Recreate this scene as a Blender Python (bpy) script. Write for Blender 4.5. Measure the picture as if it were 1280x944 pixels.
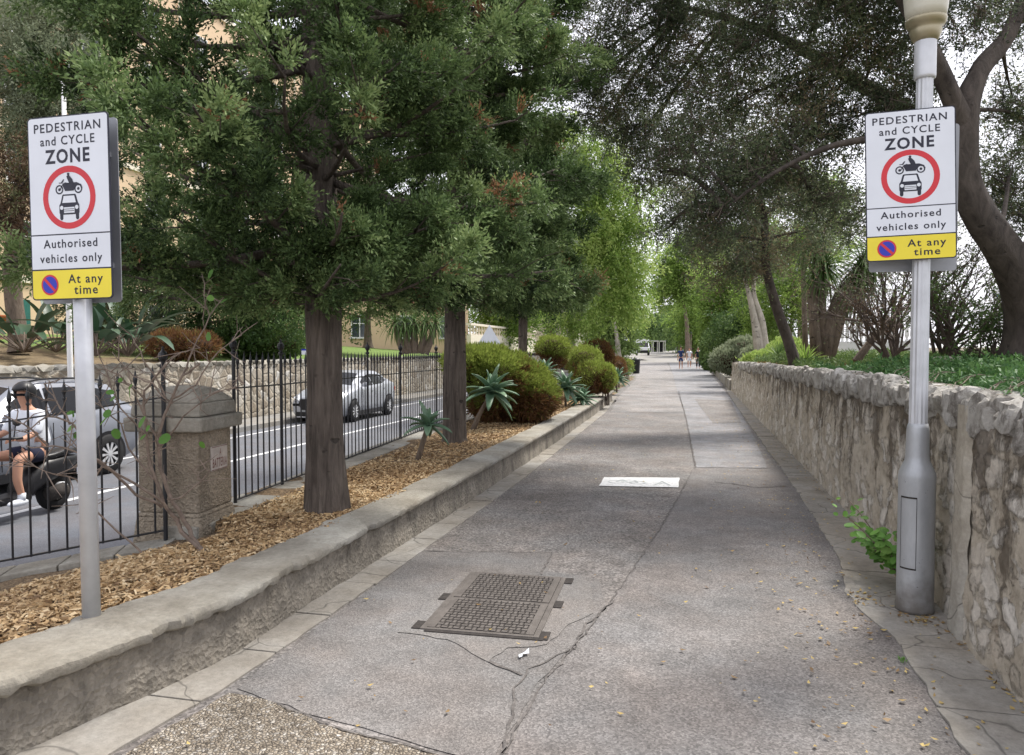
import bpy, bmesh, math, random
import numpy as np
from mathutils import Vector, Matrix, noise as mnoise
R_ = math.radians
for o in list(bpy.data.objects): bpy.data.objects.remove(o)
sc = bpy.context.scene
C = sc.collection
# ---------------------------------------------------------------- camera
YAW = R_(13.46); PITCH = math.atan(34/940); CAMZ = 1.6
cam = bpy.data.cameras.new('camera'); camo = bpy.data.objects.new('camera', cam); C.objects.link(camo)
cam.sensor_width = 36; cam.lens = 36*940/1280; cam.clip_end = 2000; cam.clip_start = 0.05
camo.location = (0, 0, CAMZ); camo.rotation_euler = (R_(90)-PITCH, 0, YAW)
sc.camera = camo
# ---------------------------------------------------------------- world / sun / exposure
SUN_EL, SUN_ROT = R_(58), R_(35)
w = bpy.data.worlds.new('World'); sc.world = w; w.use_nodes = True
nt = w.node_tree; nt.nodes.clear()
out = nt.nodes.new('ShaderNodeOutputWorld'); bg = nt.nodes.new('ShaderNodeBackground')
sky = nt.nodes.new('ShaderNodeTexSky'); sky.sky_type = 'NISHITA'; sky.sun_disc = False
sky.sun_elevation = SUN_EL; sky.sun_rotation = SUN_ROT; sky.dust_density = 4.0; sky.air_density = 1.2
mx = nt.nodes.new('ShaderNodeMix'); mx.data_type = 'RGBA'; mx.inputs[0].default_value = 0.86
mx.inputs[7].default_value = (8.1, 8.05, 8.7, 1)            # overcast veil over the blue
nt.links.new(sky.outputs[0], mx.inputs[6]); nt.links.new(mx.outputs[2], bg.inputs[0])
bg.inputs[1].default_value = 0.088; nt.links.new(bg.outputs[0], out.inputs[0])
sun = bpy.data.lights.new('sun', 'SUN'); sun.energy = 2.4; sun.angle = R_(14); sun.color = (1, .95, .88)
so = bpy.data.objects.new('sun', sun); C.objects.link(so)
so.rotation_euler = (R_(90)-SUN_EL, 0, R_(180)-SUN_ROT)
sc.view_settings.view_transform = 'Standard'; sc.view_settings.look = 'None'
sc.view_settings.exposure = 1.15; sc.view_settings.gamma = 1
# ---------------------------------------------------------------- measuring helpers
_sa, _ca, _sp, _cp = math.sin(YAW), math.cos(YAW), math.sin(PITCH), math.cos(PITCH)
FW = Vector((-_sa*_cp, _ca*_cp, -_sp)); RT = Vector((_ca, _sa, 0)); UP = Vector((-_sa*_sp, _ca*_sp, _cp))
EYE = Vector((0, 0, CAMZ))
def at(x, y, d):                         # world point on the photo ray x,y at depth d metres
    return EYE + (FW + RT*((x-640)/940) + UP*((472-y)/940))*d
def gnd(x, y, z=0):                      # where that ray meets the level z
    r = FW + RT*((x-640)/940) + UP*((472-y)/940)
    return EYE + r*((z-CAMZ)/r.z)
# ---------------------------------------------------------------- objects
def tag(o, label=None, cat=None, group=None, kind=None):
    if label: o['label'] = label
    if cat: o['category'] = cat
    if group: o['group'] = group
    if kind: o['kind'] = kind
    return o
def empty(name, loc, label, cat, group=None, rz=0):
    o = bpy.data.objects.new(name, None); C.objects.link(o); o.location = loc; o.rotation_euler = (0, 0, rz)
    o.empty_display_size = .2
    return tag(o, label, cat, group)
def link(name, me, parent=None, world=True):
    """link mesh data; vertices are local to the parent"""
    o = bpy.data.objects.new(name, me); C.objects.link(o)
    if parent is not None: o.parent = parent
    return o
def copy_tree(o, parent=None):
    c = o.copy(); C.objects.link(c)
    if parent is not None: c.parent = parent
    for ch in list(o.children): copy_tree(ch, c)
    return c
class MB:
    def __init__(s): s.v = []; s.f = []; s.m = []; s.mi = 0
    def add(s, vs, fs):
        b = len(s.v); s.v += [tuple(v) for v in vs]; s.f += [tuple(b+i for i in f) for f in fs]; s.m += [s.mi]*len(fs); return s
    def box(s, x0, y0, z0, x1, y1, z1):
        return s.add([(x0,y0,z0),(x1,y0,z0),(x1,y1,z0),(x0,y1,z0),(x0,y0,z1),(x1,y0,z1),(x1,y1,z1),(x0,y1,z1)],
              [(0,3,2,1),(4,5,6,7),(0,1,5,4),(1,2,6,5),(2,3,7,6),(3,0,4,7)])
    def prism(s, poly, z0, z1):          # poly in xy
        n = len(poly)
        return s.add([(x,y,z0) for x,y in poly]+[(x,y,z1) for x,y in poly],
              [tuple(range(n))[::-1], tuple(range(n,2*n))]+[(i,(i+1)%n,n+(i+1)%n,n+i) for i in range(n)])
    def tube(s, pts, rad, n=8, cap=True):
        pts = [Vector(p) for p in pts]; k = len(pts)
        if not hasattr(rad, '__len__'): rad = [rad]*k
        u = None; vs = []; fs = []
        for i, p in enumerate(pts):
            t = (pts[min(i+1,k-1)]-pts[max(i-1,0)])
            t = t.normalized() if t.length > 1e-9 else Vector((0,0,1))
            if u is None: u = t.orthogonal().normalized()
            u = (u - t*u.dot(t)); u = u.normalized() if u.length > 1e-6 else t.orthogonal().normalized()
            w_ = t.cross(u)
            for j in range(n):
                a = 2*math.pi*j/n; vs.append(p+(u*math.cos(a)+w_*math.sin(a))*rad[i])
        for i in range(k-1):
            for j in range(n):
                fs.append((i*n+j, i*n+(j+1)%n, (i+1)*n+(j+1)%n, (i+1)*n+j))
        if cap: fs += [tuple(range(n))[::-1], tuple(range((k-1)*n, k*n))]
        return s.add(vs, fs)
    def lathe(s, prof, c=(0,0,0), n=16, axis='z', cap=True):     # prof [(r,h)]
        vs = []; k = len(prof)
        for r, h in prof:
            for j in range(n):
                a = 2*math.pi*j/n; q = (r*math.cos(a), r*math.sin(a), h)
                if axis == 'x': q = (q[2], q[0], q[1])
                if axis == 'y': q = (q[1], q[2], q[0])
                vs.append((c[0]+q[0], c[1]+q[1], c[2]+q[2]))
        fs = [(i*n+j, i*n+(j+1)%n, (i+1)*n+(j+1)%n, (i+1)*n+j) for i in range(k-1) for j in range(n)]
        if cap: fs += [tuple(range(n))[::-1], tuple(range((k-1)*n, k*n))]
        return s.add(vs, fs)
    def build(s, name, mats, parent=None, smooth=False, bevel=0):
        me = bpy.data.meshes.new(name); me.from_pydata(s.v, [], s.f)
        if not isinstance(mats, (list, tuple)): mats = [mats]
        for m in mats: me.materials.append(m)
        if len(mats) > 1: me.polygons.foreach_set('material_index', s.m)
        if smooth:
            me.polygons.foreach_set('use_smooth', [True]*len(me.polygons))
        me.update()
        o = link(name, me, parent)
        if bevel:
            b = o.modifiers.new('bevel', 'BEVEL'); b.width = bevel; b.segments = 2; b.limit_method = 'ANGLE'
        return o
def np_mesh(name, V, F, mat, tint=None, parent=None, smooth=False):
    V = np.asarray(V, np.float32); F = np.asarray(F, np.int32); k = F.shape[1]
    me = bpy.data.meshes.new(name)
    me.vertices.add(len(V)); me.vertices.foreach_set('co', V.ravel())
    me.loops.add(F.size); me.loops.foreach_set('vertex_index', F.ravel())
    me.polygons.add(len(F)); me.polygons.foreach_set('loop_start', np.arange(0, F.size, k, dtype=np.int32))
    if smooth: me.polygons.foreach_set('use_smooth', np.ones(len(F), bool))
    me.update(calc_edges=True)
    if tint is not None:
        a = me.attributes.new('tint', 'FLOAT', 'FACE'); a.data.foreach_set('value', np.asarray(tint, np.float32))
    me.materials.append(mat)
    return link(name, me, parent)
# ---------------------------------------------------------------- materials
class NT:
    def __init__(s, name):
        s.m = bpy.data.materials.new(name); s.m.use_nodes = True; s.t = s.m.node_tree; s.t.nodes.clear()
        s.out = s.n('OutputMaterial'); s.b = s.n('BsdfPrincipled'); s.l(s.b.outputs[0], s.out.inputs[0])
        s.tc = s.n('TexCoord').outputs['Object']
    def n(s, t): return s.t.nodes.new('ShaderNode'+t)
    def l(s, a, b): s.t.links.new(a, b)
    def map(s, scale=(1,1,1), rot=(0,0,0)):
        m = s.n('Mapping'); m.inputs['Scale'].default_value = scale; m.inputs['Rotation'].default_value = rot
        s.l(s.tc, m.inputs[0]); return m.outputs[0]
    def noise(s, scale, detail=4, rough=.55, co=None, dist=0):
        m = s.n('TexNoise'); m.inputs['Scale'].default_value = scale; m.inputs['Detail'].default_value = detail
        m.inputs['Roughness'].default_value = rough; m.inputs['Distortion'].default_value = dist
        s.l(co or s.tc, m.inputs['Vector']); return m.outputs['Fac']
    def vor(s, scale, feature='F1', co=None, rnd=1):
        m = s.n('TexVoronoi'); m.feature = feature; m.inputs['Scale'].default_value = scale
        m.inputs['Randomness'].default_value = rnd
        s.l(co or s.tc, m.inputs['Vector']); return m
    def warp(s, amt, scale, co=None):
        m = s.n('TexNoise'); m.inputs['Scale'].default_value = scale; s.l(co or s.tc, m.inputs['Vector'])
        a = s.n('VectorMath'); a.operation = 'MULTIPLY_ADD'; s.l(m.outputs['Color'], a.inputs[0])
        a.inputs[1].default_value = (amt,)*3; s.l(co or s.tc, a.inputs[2]); return a.outputs[0]
    def ramp(s, fac, stops, const=False):
        r = s.n('ValToRGB'); e = r.color_ramp.elements
        if const: r.color_ramp.interpolation = 'CONSTANT'
        for i, (p, c) in enumerate(stops):
            if i > 1: e.new(p)
            e[i].position = p
            if not hasattr(c, '__len__'): c = (c, c, c)
            e[i].color = (*c, 1)
        s.l(fac, r.inputs[0]); return r.outputs[0]
    def mix(s, f, a, b, mode='MIX'):
        m = s.n('Mix'); m.data_type = 'RGBA'; m.blend_type = mode
        for k, v in ((0, f), (6, a), (7, b)):
            if isinstance(v, (int, float)): m.inputs[k].default_value = v if k == 0 else (v, v, v, 1)
            elif isinstance(v, tuple): m.inputs[k].default_value = (*v, 1)
            else: s.l(v, m.inputs[k])
        return m.outputs[2]
    def math(s, op, a, b=0, clamp=False):
        m = s.n('Math'); m.operation = op; m.use_clamp = clamp
        for k, v in ((0, a), (1, b)):
            if isinstance(v, (int, float)): m.inputs[k].default_value = v
            else: s.l(v, m.inputs[k])
        return m.outputs[0]
    def attr(s, name):
        m = s.n('Attribute'); m.attribute_name = name; return m.outputs['Fac']
    def sepc(s, c):
        m = s.n('SeparateColor'); s.l(c, m.inputs[0]); return m.outputs
    def sep(s):
        m = s.n('SeparateXYZ'); s.l(s.tc, m.inputs[0]); return m.outputs
    def fin(s, col, rough=.8, bump=None, bs=.3, bd=.01, metal=0, spec=.4):
        if isinstance(col, tuple): s.b.inputs['Base Color'].default_value = (*col, 1)
        else: s.l(col, s.b.inputs['Base Color'])
        if isinstance(rough, (int, float)): s.b.inputs['Roughness'].default_value = rough
        else: s.l(rough, s.b.inputs['Roughness'])
        s.b.inputs['Metallic'].default_value = metal; s.b.inputs['Specular IOR Level'].default_value = spec
        if bump is not None:
            b = s.n('Bump'); b.inputs['Strength'].default_value = bs; b.inputs['Distance'].default_value = bd
            s.l(bump, b.inputs['Height']); s.l(b.outputs[0], s.b.inputs['Normal'])
        return s.m
def plain(name, c, rough=.6, metal=0, spec=.4, var=.15, scale=6, bs=0, bscale=60):
    n = NT(name); f = n.noise(scale, 5)
    col = n.ramp(f, [(.3, tuple(k*(1-var) for k in c)), (.7, tuple(min(1, k*(1+var)) for k in c))])
    if bs: return n.fin(col, rough, n.noise(bscale, 4), bs, .01, metal, spec)
    return n.fin(col, rough, None, 0, 0, metal, spec)
def leafmat(name, stops, trans=.25, rough=.55, spec=.25):
    n = NT(name); f = n.attr('tint')
    col = n.ramp(f, stops)
    n.fin(col, rough, spec=spec)
    tr = n.n('BsdfTranslucent'); n.l(col, tr.inputs[0])
    ms = n.n('MixShader'); ms.inputs[0].default_value = trans
    n.l(n.b.outputs[0], ms.inputs[1]); n.l(tr.outputs[0], ms.inputs[2]); n.l(ms.outputs[0], n.out.inputs[0])
    return n.m
M = {}
# coarse worn asphalt, exposed aggregate
def asphalt(name, c, contrast, agg, patch=.25, warm=1.0):
    n = NT(name)
    v = n.vor(agg); cell = n.ramp(v.outputs['Color'], [(0, 0), (1, 1)])
    sp = n.ramp(cell, [(.15, 1-contrast), (.55, 1), (.85, 1+contrast*1.1)])
    big = n.noise(.9, 5, .6); b2 = n.noise(5, 4, .6)
    bigr = n.ramp(big, [(.3, 1-patch), (.7, 1+patch*.7)]); b2r = n.ramp(b2, [(.3, 1-patch*.6), (.7, 1+patch*.5)])
    col = n.mix(1, c, bigr, 'MULTIPLY'); col = n.mix(1, col, b2r, 'MULTIPLY'); col = n.mix(1, col, sp, 'MULTIPLY')
    fine = n.ramp(n.noise(420, 2), [(.35, .75), (.65, 1.25)]); col = n.mix(1, col, fine, 'MULTIPLY')
    hue = n.ramp(n.noise(1.6, 3), [(.35, (1.0, .96, .93)), (.65, (.97, 1.0, 1.02))]); col = n.mix(1, col, hue, 'MULTIPLY')
    # scattered small stains
    st = n.ramp(n.noise(11, 6, .7), [(.60, 1), (.72, .72)]); col = n.mix(1, col, st, 'MULTIPLY')
    h = n.math('ADD', v.outputs['Distance'], n.noise(60, 3))
    return n.fin(col, .82, h, .55, .006)
M['asphalt'] = asphalt('coarse_asphalt', (.185, .172, .163), .46, 70, .3)
M['asphalt_fine'] = asphalt('fine_asphalt', (.180, .169, .163), .34, 105, .26)
M['asphalt_patch'] = asphalt('patch_asphalt', (.178, .168, .161), .30, 125, .24)
M['concrete_strip'] = asphalt('pale_concrete_strip', (.225, .222, .228), .24, 90, .32)
M['crack'] = plain('crack_filler', (.115, .105, .098), .9, var=.5, scale=25, bs=.5)
M['road'] = asphalt('road_asphalt', (.135, .14, .155), .2, 100, .12)
def gravelmat():
    n = NT('exposed_gravel'); co = n.warp(.01, 30)
    v = n.vor(62, co=co); v2 = n.vor(62, 'DISTANCE_TO_EDGE', co=co)
    c = n.ramp(v.outputs['Color'], [(.05, (.12, .10, .08)), (.3, (.30, .25, .19)), (.6, (.42, .36, .28)), (.9, (.56, .52, .46))])
    e = n.ramp(v2.outputs['Distance'], [(.02, .35), (.14, 1)])
    c = n.mix(1, c, e, 'MULTIPLY'); c = n.mix(1, c, n.ramp(n.noise(3, 5), [(.3, .75), (.7, 1.1)]), 'MULTIPLY')
    return n.fin(c, .8, n.math('MULTIPLY', v2.outputs['Distance'], 1), 1, .03)
M['gravel'] = gravelmat()
def conc(name, c, var=.3, crack=True, bs=.5, slab=0):
    n = NT(name)
    a = n.ramp(n.noise(2.2, 7, .65), [(.28, 1-var), (.72, 1+var*.6)]); b = n.ramp(n.noise(30, 5, .7), [(.3, .8), (.7, 1.15)])
    col = n.mix(1, c, a, 'MULTIPLY'); col = n.mix(1, col, b, 'MULTIPLY')
    hue = n.ramp(n.noise(1.1, 4), [(.35, (1.0, .96, .88)), (.65, (.95, .98, 1.0))]); col = n.mix(1, col, hue, 'MULTIPLY')
    h = n.noise(45, 8, .7)
    if crack:
        v = n.vor(1.6, 'DISTANCE_TO_EDGE', co=n.warp(.35, 2.5)); cr = n.ramp(v.outputs['Distance'], [(0, .35), (.012, 1)])
        col = n.mix(.8, col, n.mix(1, col, cr, 'MULTIPLY')); h = n.mix(1, h, cr, 'MULTIPLY')
    return n.fin(col, .88, h, bs, .012)
M['gutter'] = conc('gutter_concrete', (.315, .295, .268))
M['coping'] = conc('coping_concrete', (.34, .32, .28), .5, False, 1)
M['pavement'] = conc('pavement_concrete', (.26, .25, .235), .2, False)
M['pillar'] = None
def render_rough(name, c1, c2, stain, cell=38):
    n = NT(name); co = n.warp(.05, 14)
    v = n.vor(cell, co=co)
    a = n.ramp(n.noise(3.2, 6, .65), [(.3, c1), (.7, c2)])
    col = n.mix(1, a, n.ramp(v.outputs['Color'], [(0, .72), (1, 1.2)]), 'MULTIPLY')
    s_ = n.sep(); sm = n.map((1.2, 1.2, .35))
    st = n.ramp(n.noise(2.6, 6, .65, co=sm), [(.48, 1), (.66, stain)])
    col = n.mix(1, col, st, 'MULTIPLY')
    return n.fin(col, .9, n.math('ADD', v.outputs['Distance'], n.noise(70, 5)), .9, .012)
M['render_wall'] = render_rough('rough_wall_render', (.20, .178, .145), (.34, .31, .26), .5)
M['pillar'] = render_rough('pillar_render', (.25, .205, .15), (.38, .325, .25), .7, 60)
def rubble(name, scale, cols, mortar, stain=.3, mw=.05, stretch=(1,1,1.25), whit=.0, joint=.8, bd=.05):
    n = NT(name); mp = n.map(stretch); co = n.warp(.16, 3.2, mp)
    co2 = n.warp(.03, 22, co)
    v = n.vor(scale, co=co2); e = n.vor(scale, 'DISTANCE_TO_EDGE', co=co2)
    base = n.ramp(v.outputs['Color'], cols)
    tex = n.ramp(n.noise(16, 8, .72), [(.3, .72), (.7, 1.2)]); base = n.mix(1, base, tex, 'MULTIPLY')
    mort = n.mix(1, mortar, n.ramp(n.noise(7, 6, .7), [(.3, .7), (.7, 1.15)]), 'MULTIPLY')
    big = n.noise(1.9, 6, .65)
    jw = n.math('ADD', e.outputs['Distance'], n.math('MULTIPLY', n.math('SUBTRACT', n.noise(5, 6, .7), .5), joint))
    f = n.ramp(jw, [(mw, 0), (mw+.05, 1)])
    col = n.mix(f, mort, base)
    dk = n.ramp(n.noise(9, 5, .6, co=n.map((1, 1, 1.6))), [(.32, .35), (.40, 1)])
    col = n.mix(.65, col, n.mix(1, col, dk, 'MULTIPLY'))
    st = n.ramp(n.noise(1.5, 7, .7, co=n.map((1.5, 1.5, .45))), [(.55, 1), (.70, stain)])
    col = n.mix(1, col, st, 'MULTIPLY')
    h = n.math('ADD', n.math('MULTIPLY', n.ramp(jw, [(0, 0), (mw+.12, 1)]), .8), n.math('MULTIPLY', n.noise(20, 8, .7), .55))
    return n.fin(col, .9, h, 1, bd)
def smeared(name):
    n = NT(name); mp = n.map((1, 1, 1.3)); co = n.warp(.22, 2.6, mp); co = n.warp(.07, 12, co)
    v = n.vor(5.2, co=co); e = n.vor(5.2, 'DISTANCE_TO_EDGE', co=co)
    cell = n.sepc(v.outputs['Color'])
    fineN = n.noise(9, 8, .75); fine2 = n.noise(34, 6, .7); big = n.noise(1.3, 5, .6)
    mort = n.ramp(n.noise(5, 8, .72), [(.25, (.29, .24, .18)), (.5, (.50, .445, .36)), (.75, (.64, .59, .505))])
    stone = n.mix(cell[1], (.78, .74, .67), (.54, .475, .385)); stone = n.mix(1, stone, n.ramp(n.noise(13, 8, .75), [(.3, .68), (.7, 1.12)]), 'MULTIPLY')
    ex = n.math('ADD', n.math('MULTIPLY', cell[0], .9), n.math('MULTIPLY', e.outputs['Distance'], 1.6))
    ex = n.math('ADD', ex, n.math('MULTIPLY', n.math('SUBTRACT', fineN, .5), 1.8)); ex = n.math('ADD', ex, n.math('MULTIPLY', n.math('SUBTRACT', big, .5), 1.0))
    f = n.ramp(ex, [(.72, 0), (.80, 1)])
    col = n.mix(f, mort, stone)
    rim = n.ramp(ex, [(.64, 1), (.72, .62), (.79, 1)]); col = n.mix(.7, col, n.mix(1, col, rim, 'MULTIPLY'))  # recess shade painted into the colour round each exposed stone
    pit = n.ramp(n.noise(17, 6, .7), [(.30, .35), (.38, 1)]); col = n.mix(.8, col, n.mix(1, col, pit, 'MULTIPLY'))
    z = n.sep()[2]
    lich = n.math('ADD', n.math('MULTIPLY', z, .22), n.noise(2.3, 7, .72, co=n.map((1.5, 1.5, .5))))
    st = n.ramp(lich, [(.66, (1, 1, 1)), (.75, (.36, .34, .32))]); col = n.mix(1, col, st, 'MULTIPLY')
    rust = n.ramp(n.noise(3.1, 6, .7, co=n.map((1.2, 1.2, 1))), [(.62, (1, 1, 1)), (.74, (.95, .82, .70))]); col = n.mix(1, col, rust, 'MULTIPLY')
    h = n.math('ADD', n.math('MULTIPLY', n.ramp(ex, [(.6, 0), (.9, 1)]), .5), n.math('MULTIPLY', n.noise(11, 9, .75), .9))
    h = n.math('ADD', h, n.math('MULTIPLY', pit, .35))
    return n.fin(col, .92, h, .9, .035)
M['rubble'] = smeared('smeared_rubble_limestone')
M['poly_stone'] = rubble('polygonal_stone', 3.4, [(.1, (.24, .20, .15)), (.4, (.38, .33, .26)), (.7, (.46, .42, .35)), (.9, (.58, .56, .52))], (.42, .38, .31), .75, .035, (1,1,1.1), joint=.06, bd=.03)
def bark(name, c1, c2, vs=(14, 14, 2.2), bd=.03, knots=False):
    n = NT(name); co = n.map(vs)
    a = n.noise(1, 8, .7, co=co, dist=.6)
    col = n.ramp(a, [(.3, c1), (.7, c2)])
    col = n.mix(1, col, n.ramp(n.noise(2.5, 4), [(.3, .75), (.7, 1.15)]), 'MULTIPLY')
    kn = n.ramp(n.noise(6.5, 2, .5, co=n.map((1, 1, 1.5))), [(.66, 1), (.71, .38)]); col = n.mix(1, col, kn, 'MULTIPLY')
    return n.fin(col, .9, n.math('MULTIPLY', a, kn), 1, bd)
M['bark_cypress'] = bark('cypress_bark', (.060, .047, .039), (.235, .195, .162), (24, 24, 2.4), .06)
M['bark_dark'] = bark('dark_bark', (.035, .028, .024), (.115, .095, .08), (9, 9, 4))
M['bark_pale'] = bark('pale_bark', (.26, .23, .19), (.48, .44, .38), (8, 8, 3))
M['bark_brown'] = bark('brown_bark', (.10, .075, .055), (.24, .19, .145), (12, 12, 3))
M['twig'] = plain('twig', (.20, .155, .125), .85, var=.35, scale=20)
M['twig_dark'] = plain('dark_twig', (.11, .085, .07), .9, var=.3)
def mulch():
    n = NT('mulch_ground'); co = n.warp(.05, 20, n.map((1, 1.6, 1)))
    v = n.vor(55, co=co)
    c = n.ramp(v.outputs['Color'], [(.1, (.08, .05, .03)), (.5, (.20, .135, .075)), (.9, (.36, .26, .15))])
    return n.fin(c, .9, v.outputs['Distance'], 1, .02)
M['strip_render'] = conc('smooth_grey_render', (.42, .395, .35), .35, True, .8)
def topst():
    n = NT('weathered_top_stone'); c = n.ramp(n.noise(4, 7, .7), [(.3, (.26, .24, .21)), (.5, (.46, .44, .40)), (.75, (.62, .61, .58))])
    d = n.ramp(n.noise(9, 7, .75, co=n.map((1, 1, .6))), [(.40, (.34, .32, .30)), (.52, (1, 1, 1))]); c = n.mix(.85, c, n.mix(1, c, d, 'MULTIPLY'))
    return n.fin(c, .92, n.noise(22, 8, .75), 1, .03)
M['topstone'] = topst()
M['mulch'] = mulch()
M['chips'] = leafmat('wood_chips', [(0, (.10, .06, .034)), (.3, (.25, .16, .085)), (.65, (.50, .345, .18)), (1, (.68, .54, .34))], 0, .8)
M['iron'] = plain('black_iron', (.012, .013, .016), .42, 0, .5, .3, 12)
M['galv'] = plain('galvanised_steel', (.56, .575, .60), .45, .3, .5, .1, 9)
M['lamp_grey'] = None
def greypaint():
    n = NT('weathered_grey_paint'); s_ = n.sep()
    c = n.ramp(n.noise(14, 6, .7, co=n.map((1, 1, .3))), [(.3, (.34, .355, .37)), (.7, (.44, .455, .47))])
    low = n.math('ADD', s_[2], n.math('MULTIPLY', n.noise(9, 5), .5))
    d = n.ramp(low, [(.26, (.36, .31, .26)), (.52, (1, 1, 1))]); c = n.mix(.85, c, n.mix(1, c, d, 'MULTIPLY'))
    chip = n.ramp(n.noise(55, 3), [(.70, 1), (.74, .45)]); c = n.mix(1, c, chip, 'MULTIPLY')
    return n.fin(c, .42, n.noise(40, 3), .1, .004, .35, .5)
M['lamp_grey'] = greypaint()
M['brass'] = plain('bronze_lamp', (.34, .30, .20), .35, .5, .5, .1)
M['lampglass'] = plain('cream_diffuser', (.55, .53, .44), .3, 0, .5, .06)
M['sign_white'] = plain('sign_white', (.69, .72, .775), .38, 0, .5, .05, 4)
M['sign_yellow'] = plain('sign_yellow', (.80, .66, .035), .38, 0, .5, .06, 5)
M['sign_black'] = plain('sign_black', (.012, .013, .028), .4, 0, .4, .1)
M['sign_red'] = plain('sign_red', (.58, .028, .04), .35, 0, .4, .05)
M['sign_blue'] = plain('sign_blue', (.022, .035, .42), .35, 0, .4, .05)
M['sign_back'] = plain('sign_back_metal', (.30, .31, .33), .5, .3, .4, .15, 5)
M['paint_white'] = None
def roadpaint():
    n = NT('road_paint'); a = n.noise(30, 6, .7)
    return n.fin(n.ramp(a, [(.33, (.30, .29, .28)), (.45, (.62, .63, .63)), (.8, (.74, .75, .75))]), .7, n.noise(150, 3), .3, .004)
M['paint_white'] = roadpaint()
M['faint_grey'] = plain('faded_paint_grey', (.50, .54, .53), .8)
M['peach'] = plain('peach_render', (.60, .45, .30), .9, var=.07, scale=.6)
M['cream'] = plain('cream_trim', (.70, .64, .52), .85, var=.05)
M['pinkish'] = plain('pale_pink_render', (.66, .54, .47), .9, var=.06)
M['offwhite'] = plain('offwhite_render', (.68, .68, .67), .85, var=.06)
M['glass_dark'] = plain('window_glass', (.03, .04, .05), .08, 0, .8, .2)
M['greenpaint'] = plain('green_paint', (.02, .12, .10), .5)
M['terracotta'] = plain('terracotta', (.42, .13, .05), .8)
M['roof'] = plain('roof_tile', (.34, .20, .14), .85, var=.2)
M['bluepaint'] = plain('blue_paint', (.10, .14, .34), .5)
M['plastic_black'] = plain('black_plastic', (.013, .013, .015), .4)
M['seat_black'] = plain('black_vinyl', (.010, .010, .011), .35)
M['tyre'] = plain('tyre_rubber', (.012, .012, .013), .8)
M['alloy'] = plain('alloy_wheel', (.60, .61, .63), .35, .25)
M['car_silver'] = plain('silver_car_paint', (.40, .42, .455), .28, .3, .5, .03)
M['car_grey'] = plain('grey_car_paint', (.22, .235, .27), .28, .2, .5, .03)
M['car_white'] = plain('white_car_paint', (.75, .76, .78), .25, 0, .6, .03)
M['car_glass'] = plain('tinted_glass', (.010, .011, .014), .22, 0, .22, .1)
M['red_lens'] = plain('red_lens', (.42, .02, .02), .2, 0, .6)
M['clear_lens'] = plain('clear_lens', (.70, .72, .76), .1, .2, .7)
M['skin'] = plain('skin', (.50, .27, .18), .6, var=.06)
M['shirt_white'] = plain('white_shirt', (.66, .69, .74), .85, var=.05, bs=.3, bscale=14)
M['cloth_blue'] = plain('blue_cloth', (.025, .05, .16), .9)
M['cloth_pale'] = plain('pale_cloth', (.55, .62, .70), .9)
M['cloth_navy'] = plain('navy_cloth', (.012, .014, .035), .9)
M['hair'] = plain('brown_hair', (.05, .03, .02), .7)
M['hair_fair'] = plain('fair_hair', (.30, .20, .10), .7)
def castiron():
    n = NT('cast_iron'); c = n.ramp(n.noise(9, 6, .7), [(.3, (.085, .075, .068)), (.7, (.165, .148, .135))])
    return n.fin(c, .6, n.noise(90, 4), .4, .004, .2, .4)
M['castiron'] = castiron()
M['castdark'] = plain('dark_iron_dirt_and_shade', (.035, .03, .027), .85, var=.4, scale=30, bs=.5)  # dirty iron; also colours the disc painted as shade behind wheel spokes
M['plaque'] = plain('worn_plaque', (.46, .41, .37), .7, var=.18, scale=18)
M['plaque_ink'] = plain('faded_red_ink', (.17, .07, .06), .8)
def soil():
    n = NT('soil'); a = n.noise(3, 7, .65); g_ = n.noise(1.1, 5, .6)
    c = n.ramp(a, [(.3, (.10, .07, .045)), (.55, (.20, .145, .09)), (.75, (.28, .22, .15))])
    gr = n.ramp(n.noise(25, 5), [(.3, (.035, .06, .018)), (.7, (.10, .15, .045))])
    c = n.mix(n.ramp(g_, [(.5, 0), (.6, 1)]), c, gr)
    return n.fin(c, .95, n.noise(30, 6), .8, .03)
M['soil'] = soil()
def lawn():
    n = NT('lawn'); 
    gr = n.ramp(n.noise(25, 6, .7, co=n.map((1, 1, 1))), [(.3, (.07, .12, .025)), (.7, (.17, .26, .06))])
    br = n.ramp(n.noise(5, 6, .7), [(.3, (.10, .07, .045)), (.7, (.26, .20, .11))])
    s_ = n.sep()
    f = n.math('ADD', n.math('MULTIPLY', n.math('SUBTRACT', s_[1], 17.5), .22), n.math('SUBTRACT', n.noise(.5, 5), .5))
    c = n.mix(n.ramp(f, [(.2, 0), (.6, 1)]), br, gr)
    return n.fin(c, .95, n.noise(50, 6), .8, .03)
M['lawn'] = lawn()
M['ground'] = plain('far_ground', (.20, .19, .15), .95, var=.25, scale=.3)
G_ = lambda *a: a
M['lf_cypress'] = leafmat('cypress_leaf', [(0, (.022, .040, .015)), (.35, (.062, .105, .036)), (.7, (.155, .235, .085)), (.93, (.27, .355, .145)), (1, (.32, .17, .09))], .28)
M['lf_dark'] = leafmat('holm_leaf', [(0, (.045, .06, .036)), (.45, (.12, .155, .085)), (.8, (.20, .24, .12)), (1, (.24, .17, .11))], .5, .5, .3)
M['lf_brown'] = leafmat('brown_leaf', [(0, (.06, .038, .025)), (.6, (.16, .10, .06)), (1, (.10, .12, .05))], .2)
M['lf_bright'] = leafmat('bright_leaf', [(0, (.09, .15, .03)), (.5, (.22, .34, .07)), (1, (.42, .52, .16))], .45)
M['lf_mid'] = leafmat('mid_leaf', [(0, (.035, .07, .022)), (.5, (.085, .15, .045)), (1, (.18, .26, .08))], .3)
M['lf_olive'] = leafmat('olive_leaf', [(0, (.08, .10, .06)), (.5, (.19, .23, .14)), (1, (.34, .38, .25))], .35)
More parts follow.
